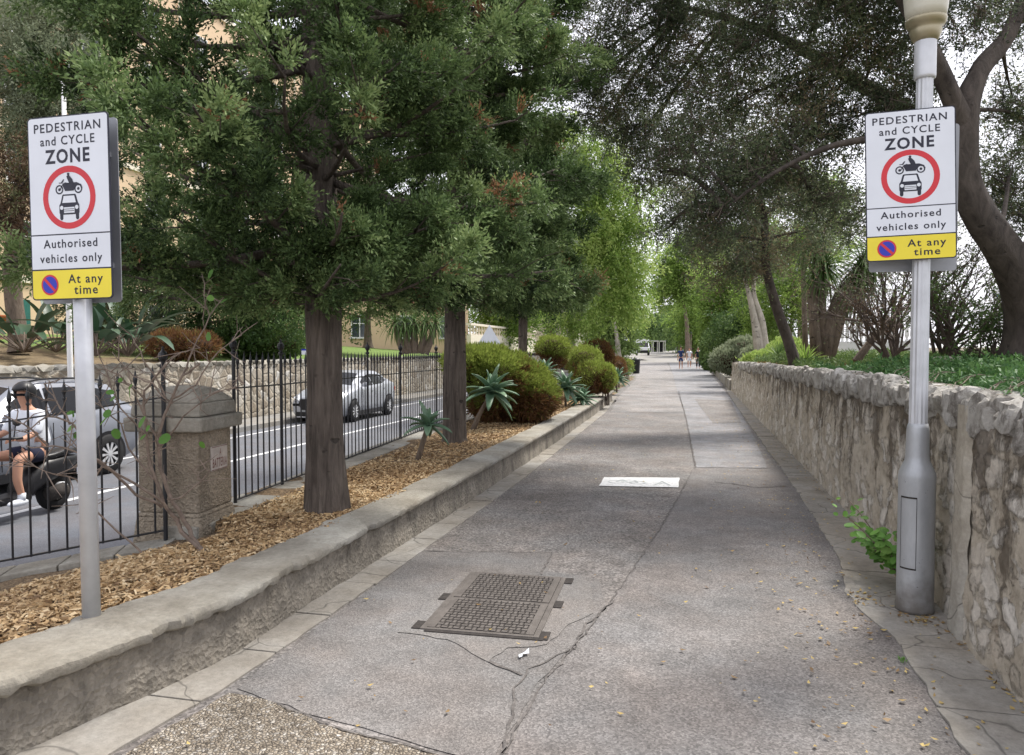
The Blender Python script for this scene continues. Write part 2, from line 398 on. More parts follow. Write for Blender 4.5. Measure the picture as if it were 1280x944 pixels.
M['lf_shrub'] = leafmat('shrub_leaf', [(0, (.10, .05, .028)), (.32, (.26, .135, .055)), (.40, (.16, .18, .04)), (.75, (.29, .37, .075)), (1, (.42, .50, .12))], .35)
M['lf_agave'] = leafmat('agave_leaf', [(0, (.07, .14, .085)), (.6, (.15, .26, .16)), (1, (.28, .39, .25))], .15, .4, .4)
M['lf_paddle'] = leafmat('dark_paddle_leaf', [(0, (.018, .045, .025)), (.5, (.04, .085, .045)), (1, (.10, .16, .09))], .1, .4, .4)
M['lf_cover'] = leafmat('cover_leaf', [(0, (.022, .06, .022)), (.5, (.06, .14, .045)), (1, (.13, .24, .07))], .3)
M['lf_weed'] = leafmat('weed_leaf', [(0, (.06, .15, .03)), (.6, (.14, .30, .06)), (1, (.28, .42, .12))], .35)
M['lf_dry'] = leafmat('dry_leaf', [(0, (.12, .07, .035)), (.5, (.30, .20, .09)), (1, (.50, .38, .14))], .1)
M['core_brown'] = plain('shrub_twigs', (.055, .03, .018), .95, var=.4, scale=25, bs=1, bscale=30)
# ---------------------------------------------------------------- setting: ground sheets
def sheet(name, pts, z, mat, kind='structure', thick=None):
    b = MB()
    if thick: b.prism(pts, z-thick, z)
    else: b.add([(x, y, z) for x, y in pts], [tuple(range(len(pts)))])
    return tag(b.build(name, mat), kind=kind)
sheet('ground', [(-600,-300),(600,-300),(600,900),(-600,900)], -.80, M['ground'])
sheet('path', [(-2.30,-3),(1.75,-3),(1.75,135),(-9,135),(-4.9,62),(-4.0,42),(-3.6,24.3),(-2.30,24.2)], 0, M['asphalt'], thick=.7)
rs = random.Random(3)
def rag(pts, amp, step=.12):             # roughen an outline
    o = []
    for i in range(len(pts)):
        a = Vector(pts[i]); b_ = Vector(pts[(i+1) % len(pts)]); L = (b_-a).length; n = max(1, min(60, int(L/step)))
        nrm = Vector((-(b_-a).y, (b_-a).x)).normalized()
        for k in range(n): o.append(tuple(a.lerp(b_, k/n)+nrm*rs.uniform(-amp, amp)))
    return o
seam = [(-.71,-3),(-.71,2.83),(-.70,3.2),(-.68,3.49),(-.56,4.21),(-.42,5.34),(-.29,6.55),(-.12,8.42),(.04,10.49)]
sheet('asphalt_strip', rag(seam+[(1.05,10.7),(1.2,10.7),(1.14,6.1),(1.02,5.3),(1.02,4.9),(1.11,4.48),(1.09,3.9),(1.06,3.28),(1.2,-3)], .012, .15), .004, M['asphalt_fine'])
sheet('concrete_strip', rag([(.07,10.5),(1.0,10.65),(1.12,14),(1.25,22),(1.25,60),(.9,100),(-2.9,100),(-1.2,50),(-.55,30),(-.12,18)], .012, .2), .004, M['concrete_strip'])
sheet('asphalt_patch_far', rag([(.45,17.0),(1.06,17.2),(1.22,25.0),(.10,25.2)], .02), .008, M['asphalt'])
M['asphalt_pale'] = asphalt('pale_worn_asphalt', (.235, .222, .214), .35, 70, .3)
sheet('far_asphalt', rag([(-2.05,19.6),(-.16,19.8),(-.55,30),(-1.2,50),(-3.3,103),(-7.0,103),(-4.4,62),(-3.0,42),(-2.45,26)], .02, .4), .004, M['asphalt_pale'])
sheet('gravel_patch', rag([(-3.2,-2),(-2.2,2.3),(-2.09,3.05),(-1.84,3.02),(-1.54,2.89),(-1.03,2.78),(-.74,2.72),(-.73,-2)], .01, .08), .004, M['gravel'])
sheet('asphalt_patch', rag([(-2.07,5.6),(-1.06,5.78),(-1.0,5.3),(-.62,5.2),(-.50,4.6),(-.58,4.15),(-.70,3.5),(-.72,3.1),(-.74,2.76),(-1.03,2.82),(-1.54,2.93),(-2.08,3.1)], .012, .1), .004, M['asphalt_patch'])
M['surround'] = asphalt('surround_mortar', (.19, .179, .17), .24, 120, .12)
sheet('manhole_surround', rag([(-1.02,5.16),(-.72,5.22),(-.62,4.9),(-.58,4.5),(-.70,4.22),(-.75,3.95),(-.95,3.86),(-1.0,3.66),(-1.18,3.80),(-1.30,3.9),(-1.6,3.93),(-1.60,5.12)], .012, .06), .008, M['surround'])
# cracks and open joints in the asphalt
b = MB()
def crackline(pts, w_, z=.009, step=.06, amp=.011):
    P = []
    for i in range(len(pts)-1):
        a = Vector((*pts[i],)); c = Vector((*pts[i+1],)); n = max(1, int((c-a).length/step))
        for k in range(n): P.append(a.lerp(c, k/n)+Vector((rs.uniform(-amp, amp), rs.uniform(-amp, amp))))
    P.append(Vector(pts[-1])); vs = []
    for i, p in enumerate(P):
        t = (P[min(i+1, len(P)-1)]-P[max(i-1, 0)]).normalized(); nn = Vector((-t.y, t.x)); q = w_*rs.uniform(.35, 1.25)
        vs += [(*(p-nn*q), z), (*(p+nn*q), z)]
    b.add(vs, [(2*i, 2*i+1, 2*i+3, 2*i+2) for i in range(len(P)-1)])
crackline(seam[1:], .005); crackline([(-.62,3.9),(-.58,4.3),(-.47,4.75)], .006, .0125, .05)
crackline([(-.60,3.95),(-.78,3.62),(-.80,3.40),(-.76,3.2),(-.72,2.8)], .006); crackline([(-1.0,3.66),(-.8,3.55)], .012)
crackline([(-2.07,5.6),(-1.06,5.78),(-1.03,5.2)], .007); crackline([(-1.84,3.02),(-1.54,2.89),(-1.03,2.78),(-.74,2.72)], .005)
crackline([(.07,10.5),(1.0,10.65)], .012); crackline([(.06,10.5),(-.12,18),(-.5,30)], .012); crackline([(-2.1,8.3),(-1.2,8.5),(-.2,8.35)], .007, amp=.03)
crackline([(.3,9.4),(.75,9.1),(1.1,9.3)], .012, amp=.03); crackline([(-2.1,15.5),(-.2,15.6)], .010)
tag(b.build('cracks', M['crack']), kind='structure')
# painted cycle mark
o = sheet('painted_marking', rag([(-1.05,8.78),(-.14,8.90),(-.14,9.58),(-1.06,9.40)], .006, .1), .009, M['paint_white'])
b = MB()
def ring2(cx, cy, r, w_, z, n=20, b=None):
    vs = []
    for j in range(n):
        a = 2*math.pi*j/n
        vs += [(cx+r*math.cos(a), cy+r*math.sin(a), z), (cx+(r-w_)*math.cos(a), cy+(r-w_)*math.sin(a), z)]
    b.add(vs, [(2*j, 2*((j+1) % n), 2*((j+1) % n)+1, 2*j+1) for j in range(n)])
for cx in (-.88, -.62): ring2(cx, 9.1, .10, .014, .0135, b=b)
def strip(x0, y0, x1, y1, w_, z):
    t = Vector((x1-x0, y1-y0)).normalized(); nx, ny = -t.y*w_, t.x*w_
    b.add([(x0-nx, y0-ny, z), (x0+nx, y0+ny, z), (x1+nx, y1+ny, z), (x1-nx, y1-ny, z)], [(0,1,2,3)])
for s_ in ((-.88,9.1,-.82,9.25),(-.82,9.25,-.67,9.25),(-.67,9.25,-.62,9.1),(-.62,9.1,-.74,9.1),(-.74,9.1,-.82,9.25),(-.42,8.98,-.34,9.25),(-.34,9.25,-.24,8.99),(-.38,9.1,-.29,9.1)):
    strip(*s_, .008, .0145)
tag(b.build('faded_symbol', M['faint_grey']), kind='structure')
# gutters
def slabs(name, left, right, mat, z, joint, jit=.01):
    b = MB(); ys = []; y = left[0][1]
    def ip(L, y):
        for i in range(len(L)-1):
            if L[i][1] <= y <= L[i+1][1]:
                t = (y-L[i][1])/(L[i+1][1]-L[i][1]); return L[i][0]+(L[i+1][0]-L[i][0])*t
        return L[-1][0]
    while y < left[-1][1]:
        y1 = min(y+joint*rs.uniform(.8, 1.2), left[-1][1]); dz = rs.uniform(-.004, .004); n = 6
        yy = [y+.006+(y1-y-.012)*k/n for k in range(n+1)]
        poly = [(ip(left, q)+rs.uniform(-jit, jit), q) for q in yy]+[(ip(right, q)+rs.uniform(-jit, jit), q) for q in yy[::-1]]
        b.prism(poly[::-1], -.1, z+dz); y = y1
    return tag(b.build(name, mat, bevel=.004), kind='structure')
slabs('gutter', [(-3.1,1.2),(-2.62,2.3),(-2.46,2.9),(-2.34,3.45),(-2.33,5),(-2.28,9),(-2.34,19),(-2.7,26)], [(-2.8,1.2),(-2.25,2.3),(-2.13,3.1),(-2.10,4.1),(-2.08,5),(-2.02,9),(-2.14,19),(-2.5,26)], M['gutter'], .012, .62, .006)
slabs('kerb_strip', [(1.05,-1),(1.07,3.28),(1.09,3.96),(1.11,4.48),(1.02,4.92),(1.00,5.31),(1.11,6.12),(1.17,8.73),(1.20,15),(1.27,25.2),(1.45,37),(1.45,100)], [(1.6,-1),(1.6,100)], M['gutter'], .014, .75, .014)
# road side
sheet('near_pavement', [(-4.95,-6),(-3.5,-6),(-3.9,14),(-3.9,140),(-4.95,140)], -.43, M['pavement'], thick=.4)
sheet('road', [(-11.5,-20),(-4.9,-20),(-4.9,160),(-11.5,160)], -.55, M['road'])
sheet('far_pavement', [(-12.85,-20),(-11.5,-20),(-11.5,160),(-12.85,160)], -.42, M['pavement'], thick=.4)
b = MB()
for x0, x1, y0, y1 in ((-8.75,-8.62,-10,11.6),(-8.72,-8.6,11.9,18.6),(-8.66,-8.54,21.4,60),(-11.0,-10.9,-10,60)):
    b.add([(x0,y0,-.546),(x1,y0,-.546),(x1,y1,-.546),(x0,y1,-.546)], [(0,1,2,3)])
b.add([(-8.72,18.6,-.546),(-8.6,18.6,-.546),(-8.54,21.4,-.546),(-8.66,21.4,-.546)], [(0,1,2,3)])
tag(b.build('road_marking', M['paint_white']), kind='structure')
# lawn bank beyond the road, sloping up to the buildings
def terrain(name, x0, x1, y0, y1, nx, ny, zf, mat):
    V = []; F = []
    for j in range(ny+1):
        for i in range(nx+1):
            x = x0+(x1-x0)*i/nx; y = y0+(y1-y0)*j/ny; V.append((x, y, zf(x, y)))
    for j in range(ny):
        for i in range(nx):
            a = j*(nx+1)+i; F.append((a, a+1, a+nx+2, a+nx+1))
    o = np_mesh(name, V, F, mat, smooth=True); return tag(o, kind='structure')
def lawnz(x, y): return 1.12+max(0, (-13.2-x))*.085+.05*mnoise.noise(Vector((x*.6, y*.6, 0)))
terrain('lawn', -60, -13.0, -5, 150, 60, 120, lawnz, M['lawn'])
def ipl(L, y):
    for i in range(len(L)-1):
        if L[i][1] <= y <= L[i+1][1]:
            t = (y-L[i][1])/(L[i+1][1]-L[i][1]); return L[i][0]+(L[i+1][0]-L[i][0])*t
    return L[-1][0]
def bedz(x, y):
    z = .30+.02*mnoise.noise(Vector((x*3, y*3, 0)))
    if y < 4.9:
        z -= max(0, min(1, (4.9-y)/.4))*max(0, -3.15-x)*.20
        bk = y-(4.60+(x+3.66)*.47)
        if x < -3.3 and bk > 0: z -= min(.5, bk*6)
    if y > 24: z -= min(.24, (y-24)*.1)
    if y < 3.4 and x > ipl([(-3.3,.8),(-3.15,1.2),(-2.85,1.8),(-2.60,2.35),(-2.45,2.88),(-2.34,3.45)], y)-.12: z -= .4
    return z
terrain('mulch_bed', -5.2, -2.45, .8, 4.5, 40, 50, bedz, M['mulch'])
terrain('mulch_bed_far', -3.95, -2.48, 4.5, 24, 24, 160, bedz, M['mulch'])
terrain('verge', -4.6, -2.62, 24.2, 46, 10, 30, lambda x, y: .03 if x < -2.66-(y-24)*.03 else -.03, M['soil'])
def bankz(x, y):
    z = 1.20+.05*mnoise.noise(Vector((x*.8, y*.8, 3)))+.02*mnoise.noise(Vector((x*4, y*4, 3)))
    z += .10*max(0, min(1, (x-2.2)/2))
    if y > 30: z -= min(.9, (y-30)*.3)
    if x > 9: z -= (x-9)*.35
    return max(z, -1.2)
terrain('soil_bank', 1.85, 15, -2, 130, 60, 300, bankz, M['soil'])
# ---------------------------------------------------------------- planter wall (left): rendered body, broken coping
b = MB()
base = [(-3.15,1.2),(-2.85,1.8),(-2.60,2.35),(-2.45,2.88),(-2.34,3.45),(-2.34,4.24),(-2.31,5.62),(-2.28,7.7),(-2.28,12.1),(-2.34,18.3),(-2.46,24)]
def ipl(L, y):
    for i in range(len(L)-1):
        if L[i][1] <= y <= L[i+1][1]:
            t = (y-L[i][1])/(L[i+1][1]-L[i][1]); return L[i][0]+(L[i+1][0]-L[i][0])*t
    return L[-1][0]
wall = empty('planter_wall', (-2.3, 4, 0), 'low rendered planter wall with a broken concrete coping along the left of the path', 'wall')
def loc(parent, p): return Vector(p)-parent.location
ys = list(np.arange(1.2, 8, .035))+list(np.arange(8, 24.01, .15))
zs = [0, .03, .07, .11, .15, .19, .235, .28]
V = []; F = []
for j, y in enumerate(ys):
    x = ipl(base, y)
    for i, z in enumerate(zs):
        dx = .010*mnoise.noise(Vector((y*9, z*9, 1)))+.02*mnoise.noise(Vector((y*2, z*2, 5)))+(.26-z)*.08
        V.append((x+dx+2.3, y-4, z))
    V.append((x-.2+2.3, y-4, .28)); V.append((x-.2+2.3, y-4, -.1))
n = len(zs)+2
for j in range(len(ys)-1):
    for i in range(n-1): F.append((j*n+i, (j+1)*n+i, (j+1)*n+i+1, j*n+i+1))
np_mesh('rendered_wall', V, F, M['render_wall'], parent=wall, smooth=True)
V = []; F = []; cs = []
for j, y in enumerate(ys):
    x = ipl(base, y); near = max(0, min(1, (7-y)/3)); wd = .37+.12*max(0, min(1, (4.2-y)/1.5))
    ov = .065+.02*max(0, min(1, (3.6-y)))
    e = (.15+near*.85)*(.012*mnoise.noise(Vector((y*4, 0, 2)))+.011*mnoise.noise(Vector((y*15, 0, 2)))+.016*mnoise.noise(Vector((y*37, 3, 2)))-.02*max(0, mnoise.noise(Vector((y*9, 5, 2)))))
    for (ys_, yw) in ((3.95, .10), (2.95, .07), (5.05,.05)):           # bites broken out of the edge
        if abs(y-ys_) < yw: e -= .035
    xf = x+ov+e; zt = .335+.01*mnoise.noise(Vector((y*2, 7, 0)))
    rr = .006*mnoise.noise(Vector((y*30, 9, 2)))
    lz = .268+.022*near*mnoise.noise(Vector((y*12, 0, 5)))+.012*near*mnoise.noise(Vector((y*33, 0, 5)))
    P = [(xf-.09, lz-.004), (xf-.03+rr, lz), (xf-.006, lz+.012), (xf+.002-rr, .305), (xf-.002+rr, .322), (xf-.014, zt-.003), (xf-.06, zt), (xf-wd*.5, zt+.004), (xf-wd+.03, zt), (xf-wd+.01*mnoise.noise(Vector((y*9, 4, 4))), zt-.03), (xf-wd, .2)]
    for px_, pz in P: V.append((px_+2.3, y-4, pz+.004*mnoise.noise(Vector((px_*20, y*20, 0)))))
n = 11
for j in range(len(ys)-1):
    for i in range(n-1): F.append((j*n+i, (j+1)*n+i, (j+1)*n+i+1, j*n+i+1))
F.append((0,1,2,3)); 
o = np_mesh('coping', V, F, M['coping'], parent=wall, smooth=True); mo = o.modifiers.new('es', 'EDGE_SPLIT'); mo.split_angle = R_(32)
# ---------------------------------------------------------------- plinth under the fences
FN = [(-3.78,5.55),(-3.85,6.53),(-4.5,14.65),(-4.6,44)]
pl = empty('fence_plinth', (-3.7, 5, 0), 'worn concrete plinth under the black railings beside the mulch bed', 'plinth')
b = MB(); L_ = [(-3.62,4.75),(-3.62,5.5),(-3.72,6.53),(-4.33,14.65),(-4.42,44)]
yy = [4.75, 5.1, 5.5, 6, 6.5, 7.5, 8.5, 10, 12, 14.65, 20, 28, 44]
for i in range(len(yy)-1):
    y0, y1 = yy[i]+.004, yy[i+1]-.004
    x0, x1 = ipl(L_, yy[i]), ipl(L_, yy[i+1]); q = rs.uniform(-.03, .05)
    b.prism([(x0+.14+q+3.7, y0-5), (x1+.14+q+3.7, y1-5), (x1-.28+3.7, y1-5), (x0-.28+3.7, y0-5)], -.5, .30+rs.uniform(-.012, .008))
b.build('plinth', M['coping'], pl, bevel=.012)
S1a, S1b = Vector((-3.66, 4.72)), Vector((-5.3, 3.95))     # fence section beside the pillar falls towards the road
b = MB(); t = (S1b-S1a).normalized(); nn = Vector((-t.y, t.x))
for k in range(5):
    a0 = S1a.lerp(S1b, k/5); a1 = S1a.lerp(S1b, (k+1)/5); z0 = .225-.27*k/5; z1 = .225-.27*(k+1)/5
    vs = []
    for (p, z) in ((a0+t*.004, z0), (a1-t*.004, z1)):
        for s_, zz in ((.16, z), (-.13, z), (-.13, -.6), (.16, -.6)):
            q = p+nn*s_; vs.append((q.x+3.7, q.y-5, zz))
    b.add(vs, [(0,1,5,4),(1,2,6,5),(2,3,7,6),(3,0,4,7),(0,3,2,1),(4,5,6,7)])
b.build('lower_plinth', M['coping'], pl, bevel=.01)
# ---------------------------------------------------------------- right-hand rubble wall
rw = empty('stone_wall', (1.5, 5, 0), 'long rubble limestone retaining wall along the right side of the path', 'wall')
def wallface(x, y): return ipl([(-2,1.50),(30,1.52)], y) if False else x
ys = list(np.arange(-1, 3, .08))+list(np.arange(3, 9, .022))+list(np.arange(9, 16, .05))+list(np.arange(16, 30.6, .12))
def wtop(y): return 1.33-.012*max(0, y-8)*.75+.03*mnoise.noise(Vector((y*1.3, 0, 0)))+.035*mnoise.noise(Vector((y*5, 1, 0)))
nz = 46; V = []; F = []
rsn = np.random.RandomState(5)
for j, y in enumerate(ys):
    H = wtop(y)
    sec = .045*(1-max(0, min(1, (y-4.62)/.05)))          # nearer section stands proud
    for i in range(nz+1):
        z = H*i/nz
        d = .025*mnoise.noise(Vector((y*2.2, z*2.6, 11)))+.015*mnoise.noise(Vector((y*6, z*7.5, 4)))+.020*abs(mnoise.noise(Vector((y*13, z*15, 7))))+.012*mnoise.noise(Vector((y*32, z*36, 2)))
        if 4.62 < y < 4.80: d *= .25; d -= .02
        top = max(0, (z-(H-.08))/.08)
        x = 1.50-sec-d+.03*z+.05*top*top
        V.append((x-1.5, y-5, z))
    for k, (dx, dz) in enumerate(((.10, .012), (.22, .02), (.36, .0), (.38, -.3))):
        V.append((dx+.06+.01*mnoise.noise(Vector((y*9, k, 0))), y-5, H+dz+.02*mnoise.noise(Vector((y*8, k*3, 9)))))
n = nz+5
for j in range(len(ys)-1):
    for i in range(n-1): F.append((j*n+i, j*n+i+1, (j+1)*n+i+1, (j+1)*n+i))
np_mesh('rubble_face', V, F, M['rubble'], parent=rw, smooth=True)
V = []; F = []; zz_ = np.linspace(.0, 1.30, 40); yy_ = np.linspace(4.50, 4.70, 8)
for z in zz_:
    for q, y in enumerate(yy_):
        wob = .02*mnoise.noise(Vector((z*3, 0, 5))); dd_ = -.012 if q in (0, 7) else 0
        V.append((-.075-dd_*2.5+.012*mnoise.noise(Vector((y*14, z*9, 0)))+.02*z, y+wob-5, z))
for a in range(39):
    for q in range(7): F.append((a*8+q, (a+1)*8+q, (a+1)*8+q+1, a*8+q+1))
np_mesh('rendered_strip', V, F, M['strip_render'], parent=rw, smooth=True)
b = MB(); b.box(.02, 25.52, 0, .42, 25.7, 1.12); b.build('wall_end', M['pillar'], rw, bevel=.02)
# a dashed edge of stones set on top
b = MB()
y = 3.0
def rock(b, c, s, seed, sub=2):
    bm = bmesh.new(); bmesh.ops.create_icosphere(bm, subdivisions=sub, radius=1)
    for v in bm.verts:
        p = v.co.copy(); q = 1+.42*mnoise.noise(p*1.3+Vector((seed*7.1, 0, 0)))+.20*mnoise.noise(p*3.2+Vector((seed, 3, 0)))
        p = Vector([math.copysign(abs(t)**.72, t) for t in p]) ; v.co = Vector((p.x*s[0]*q, p.y*s[1]*q, p.z*s[2]*q))+Vector(c)
    b.add([v.co[:] for v in bm.verts], [[v.index for v in f.verts] for f in bm.faces]); bm.free()
k = 0
while y < 25.5:
    L = rs.uniform(.10, .26); k += 1; hh = rs.uniform(.08, .14)
    rock(b, (.045+rs.uniform(-.015, .02), y-5+L/2, wtop(y)-hh*.72+rs.uniform(-.01, .03)), (.08, L*.53, hh), k, 3 if y < 12 else 2)
    rock(b, (.24+rs.uniform(-.03, .03), y-5+L/2, wtop(y)-.01), (.13, L*.6, rs.uniform(.03, .055)), k+500)
    y += L
o = b.build('top_stones', M['topstone'], rw, smooth=True); mo = o.modifiers.new('es', 'EDGE_SPLIT'); mo.split_angle = R_(24)
# lower continuation
b = MB(); lw = empty('low_kerb_wall', (1.45, 31, 0), 'low pale kerb wall continuing beyond the end of the stone wall on the right', 'wall')
yy = list(np.arange(0, 70, 1.2))
for a in yy: b.box(.0-.0+rs.uniform(-.01, .01), a+.01, 0, .28, a+1.19, .42+rs.uniform(-.01, .01))
b.build('kerb_stones', M['coping'], lw, bevel=.015)
# ---------------------------------------------------------------- wall across the road
b = MB(); V = []; F = []
fw = empty('retaining_wall', (-12.9, 15, -.42), 'tan retaining wall of polygonal stones across the road below the lawn', 'wall')
ys = np.arange(-2, 75, .12); nz = 14
for j, y in enumerate(ys):
    H = 1.60
    for i in range(nz+1):
        z = H*i/nz; V.append((.02*mnoise.noise(Vector((y*3, z*3, 0)))+.02*mnoise.noise(Vector((y*8, z*8, 3))), y-15, z))
for j in range(len(ys)-1):
    for i in range(nz): F.append((j*(nz+1)+i, (j+1)*(nz+1)+i, (j+1)*(nz+1)+i+1, j*(nz+1)+i+1))
np_mesh('stone_face', V, F, M['poly_stone'], parent=fw, smooth=True)
b = MB(); y = -2; k = 0
while y < 75:
    L = rs.uniform(.25, .5); k += 1
    rock(b, (-.12, y-15+L/2, 1.64), (.2, L*.55, .09), k, 1); y += L
b.build('coping_stones', M['coping'], fw)
# ---------------------------------------------------------------- signs
def text_polys(s, bold=0.0, sp=1.18):
    cu = bpy.data.curves.new('t', 'FONT'); cu.body = s; cu.size = 1; cu.offset = bold; cu.resolution_u = 3; cu.space_character = sp
    o = bpy.data.objects.new('t', cu); C.objects.link(o)
    dg = bpy.context.evaluated_depsgraph_get(); me = bpy.data.meshes.new_from_object(o.evaluated_get(dg))
    V = [tuple(v.co) for v in me.vertices]; F = [tuple(p.vertices) for p in me.polygons]
    bpy.data.objects.remove(o); bpy.data.meshes.remove(me); bpy.data.curves.remove(cu)
    return V, F
CAPH = max(v[1] for v in text_polys('H')[0])
def text_fit(b, s, u0, u1, v0, cap, y, W, H, bold=0.0):
    """letters between u0..u1 (fractions of the width), baseline v0 and cap height cap (fractions of the height), on the plane y"""
    V, F = text_polys(s, bold); x0 = min(v[0] for v in V); x1 = max(v[0] for v in V)
    k = cap*H/CAPH
    b.add([((u0+(u1-u0)*(v[0]-x0)/(x1-x0))*W-W/2, y, v0*H+v[1]*k) for v in V], F)
def disc2(b, cx, cz, r, y, n=40, r2=None):
    if r2 is None: b.add([(cx+r*math.cos(2*math.pi*j/n), y, cz+r*math.sin(2*math.pi*j/n)) for j in range(n)], [tuple(range(n))])
    else:
        vs = []
        for j in range(n):
            a = 2*math.pi*j/n; vs += [(cx+r*math.cos(a), y, cz+r*math.sin(a)), (cx+r2*math.cos(a), y, cz+r2*math.sin(a))]
        b.add(vs, [(2*j, 2*((j+1) % n), 2*((j+1) % n)+1, 2*j+1) for j in range(n)])
def rrect(x0, z0, x1, z1, r, n=5, corners=(1,1,1,1)):
    P = []
    for (cx, cz, a0, on) in ((x1-r, z0+r, -90, corners[0]), (x1-r, z1-r, 0, corners[1]), (x0+r, z1-r, 90, corners[2]), (x0+r, z0+r, 180, corners[3])):
        if on:
            for k in range(n+1):
                a = R_(a0+90*k/n); P.append((cx+r*math.cos(a), cz+r*math.sin(a)))
        else:
            sx = 1 if cx > (x0+x1)/2 else -1; sz = 1 if cz > (z0+z1)/2 else -1; P.append((cx+sx*r, cz+sz*r))
    return P
def plate(b, P, y0, y1):
    n = len(P)
    b.add([(x, y0, z) for x, z in P]+[(x, y1, z) for x, z in P], [tuple(range(n)), tuple(range(n, 2*n))[::-1]]+[(i, n+i, n+(i+1) % n, (i+1) % n) for i in range(n)])
def make_sign(parent, W, H, z0, yf):
    """face looks along -Y; yf = y of the front; local to parent, centred on x = 0"""
    b = MB(); plate(b, rrect(-W/2, z0, W/2, z0+H, .02), yf, yf+.004)
    face = b.build('sign_plate', M['sign_black'], parent)
    e = .006; y = yf-.0008; b = MB()
    def fl(b, P, y): b.add([(x, y, z) for x, z in P], [tuple(range(len(P)))])
    fl(b, rrect(-W/2+e, z0+.360*H, W/2-e, z0+H-e, .016, corners=(0,1,1,0)), y)
    fl(b, rrect(-W/2+e, z0+.170*H, W/2-e, z0+.353*H, .016, corners=(0,0,0,0)), y)
    b.mi = 1; fl(b, rrect(-W/2+e, z0+e, W/2-e, z0+.162*H, .016, corners=(1,0,0,1)), y)
    b.build('sign_face', [M['sign_white'], M['sign_yellow']], parent)
    bb = MB(); y -= .0008
    tf = lambda s, u0, u1, v0, cap, bold: (lambda V, F: None)(0, 0)
    for args in (('PEDESTRIAN', .085, .905, .914, .046, .014), ('and CYCLE', .16, .83, .842, .046, .014), ('ZONE', .215, .765, .745, .070, .030), ('Authorised', .165, .83, .285, .044, .014), ('vehicles only', .115, .885, .205, .044, .014), ('At any', .46, .885, .090, .046, .014), ('time', .53, .82, .030, .046, .014)):
        L = MB(); text_fit(L, *args[:5], y, W, H, args[5]); L.v = [(v[0], v[1], v[2]+z0) for v in L.v]; L.build('lettering', M['sign_black'], parent)
    cz = z0+.555*H; R0 = .325*W
    b = MB(); disc2(b, 0, cz, R0, y, r2=R0*.80); b.build('red_ring', M['sign_red'], parent)
    # pictogram
    k = R0/1.0
    b = MB()
    def P2(pts, yy, mi=0): b.mi = mi; b.add([(x*k, yy, cz+z*k) for x, z in pts], [tuple(range(len(pts)))])
    # motorcycle facing left
    for cx in (-.36, .36):
        disc2(b, cx*k, cz+.26*k, .150*k, y, 20, r2=.105*k); disc2(b, cx*k, cz+.26*k, .05*k, y, 12)
    P0 = P2
    P2 = lambda pts, yy, mi=0: P0([(x*1.18, .26+(z-.26)*.92) for x, z in pts], yy, mi)
    P2([(-.30,.24),(-.26,.24),(-.19,.46),(-.10,.50),(-.04,.46),(.10,.48),(.26,.48),(.40,.40),(.44,.28),(.40,.25),(.36,.36),(.24,.38),(.19,.30),(.16,.20),(-.12,.20),(-.16,.30),(-.20,.40)], y-.0006)
    P2([(-.31,.47),(-.20,.47),(-.14,.60),(-.17,.61),(-.24,.50),(-.31,.50)], y-.0009)
    P2([(-.10,.48),(-.14,.44),(-.10,.40),(.02,.46),(-.04,.62),(-.06,.70),(.0,.76),(.05,.70),(.12,.60),(.16,.46),(.14,.32),(.02,.34),(-.02,.44)], y-.0012)
    P2 = P0
    disc2(b, -.005*k, cz+.735*k, .045*k, y-.0012, 12)
    # car, front view
    b.mi = 0
    P2([(-.26,.07),(-.23,.10),(.23,.10),(.26,.07),(.33,-.17),(.38,-.24),(.38,-.48),(.36,-.52),(.36,-.66),(.33,-.71),(.27,-.71),(.24,-.66),(.24,-.54),(-.24,-.54),(-.24,-.66),(-.27,-.71),(-.33,-.71),(-.36,-.66),(-.36,-.52),(-.38,-.48),(-.38,-.24),(-.33,-.17)], y)
    P2([(-.20,.05),(.20,.05),(.26,-.17),(-.26,-.17)], y-.0007, 1)
    P2([(-.20,-.31),(.20,-.31),(.20,-.49),(-.20,-.49)], y-.0007, 1)
    b.mi = 1
    for cx in (-.285, .285): disc2(b, cx*k, cz-.32*k, .065*k, y-.0007, 14)
    b.mi = 0
    for zz in (-.36, -.42): P2([(-.19, zz), (.19, zz), (.19, zz-.018), (-.19, zz-.018)], y-.0014)
    b.build('pictogram', [M['sign_black'], M['sign_white']], parent)
    b = MB(); cx, c2, r = -.27*W, z0+.083*H, .108*W
    disc2(b, cx, c2, r, y, 28)
    b.mi = 1; disc2(b, cx, c2, r*.82, y-.0007, 28)
    b.mi = 0; s_ = .7071; q = .10*r
    b.add([(cx+(-s_*r*.9-q), y-.0014, c2+(s_*r*.9-q)), (cx+(-s_*r*.9+q), y-.0014, c2+(s_*r*.9+q)), (cx+(s_*r*.9+q), y-.0014, c2+(-s_*r*.9+q)), (cx+(s_*r*.9-q), y-.0014, c2+(-s_*r*.9-q))], [(0,1,2,3)])
    b.build('no_waiting_symbol', [M['sign_red'], M['sign_blue']], parent)
def back_plate(parent, W, H, z0, y, dx=0):
    b = MB(); plate(b, rrect(-W/2, z0, W/2, z0+H, .02), y, y+.004)
    for zz in (.2, .8): b.box(-W*.42, y-.014, z0+H*zz-.012, W*.42, y, z0+H*zz+.012)
    b.v = [(v[0]+dx, v[1], v[2]) for v in b.v]; b.build('rear_plate', M['sign_back'], parent)
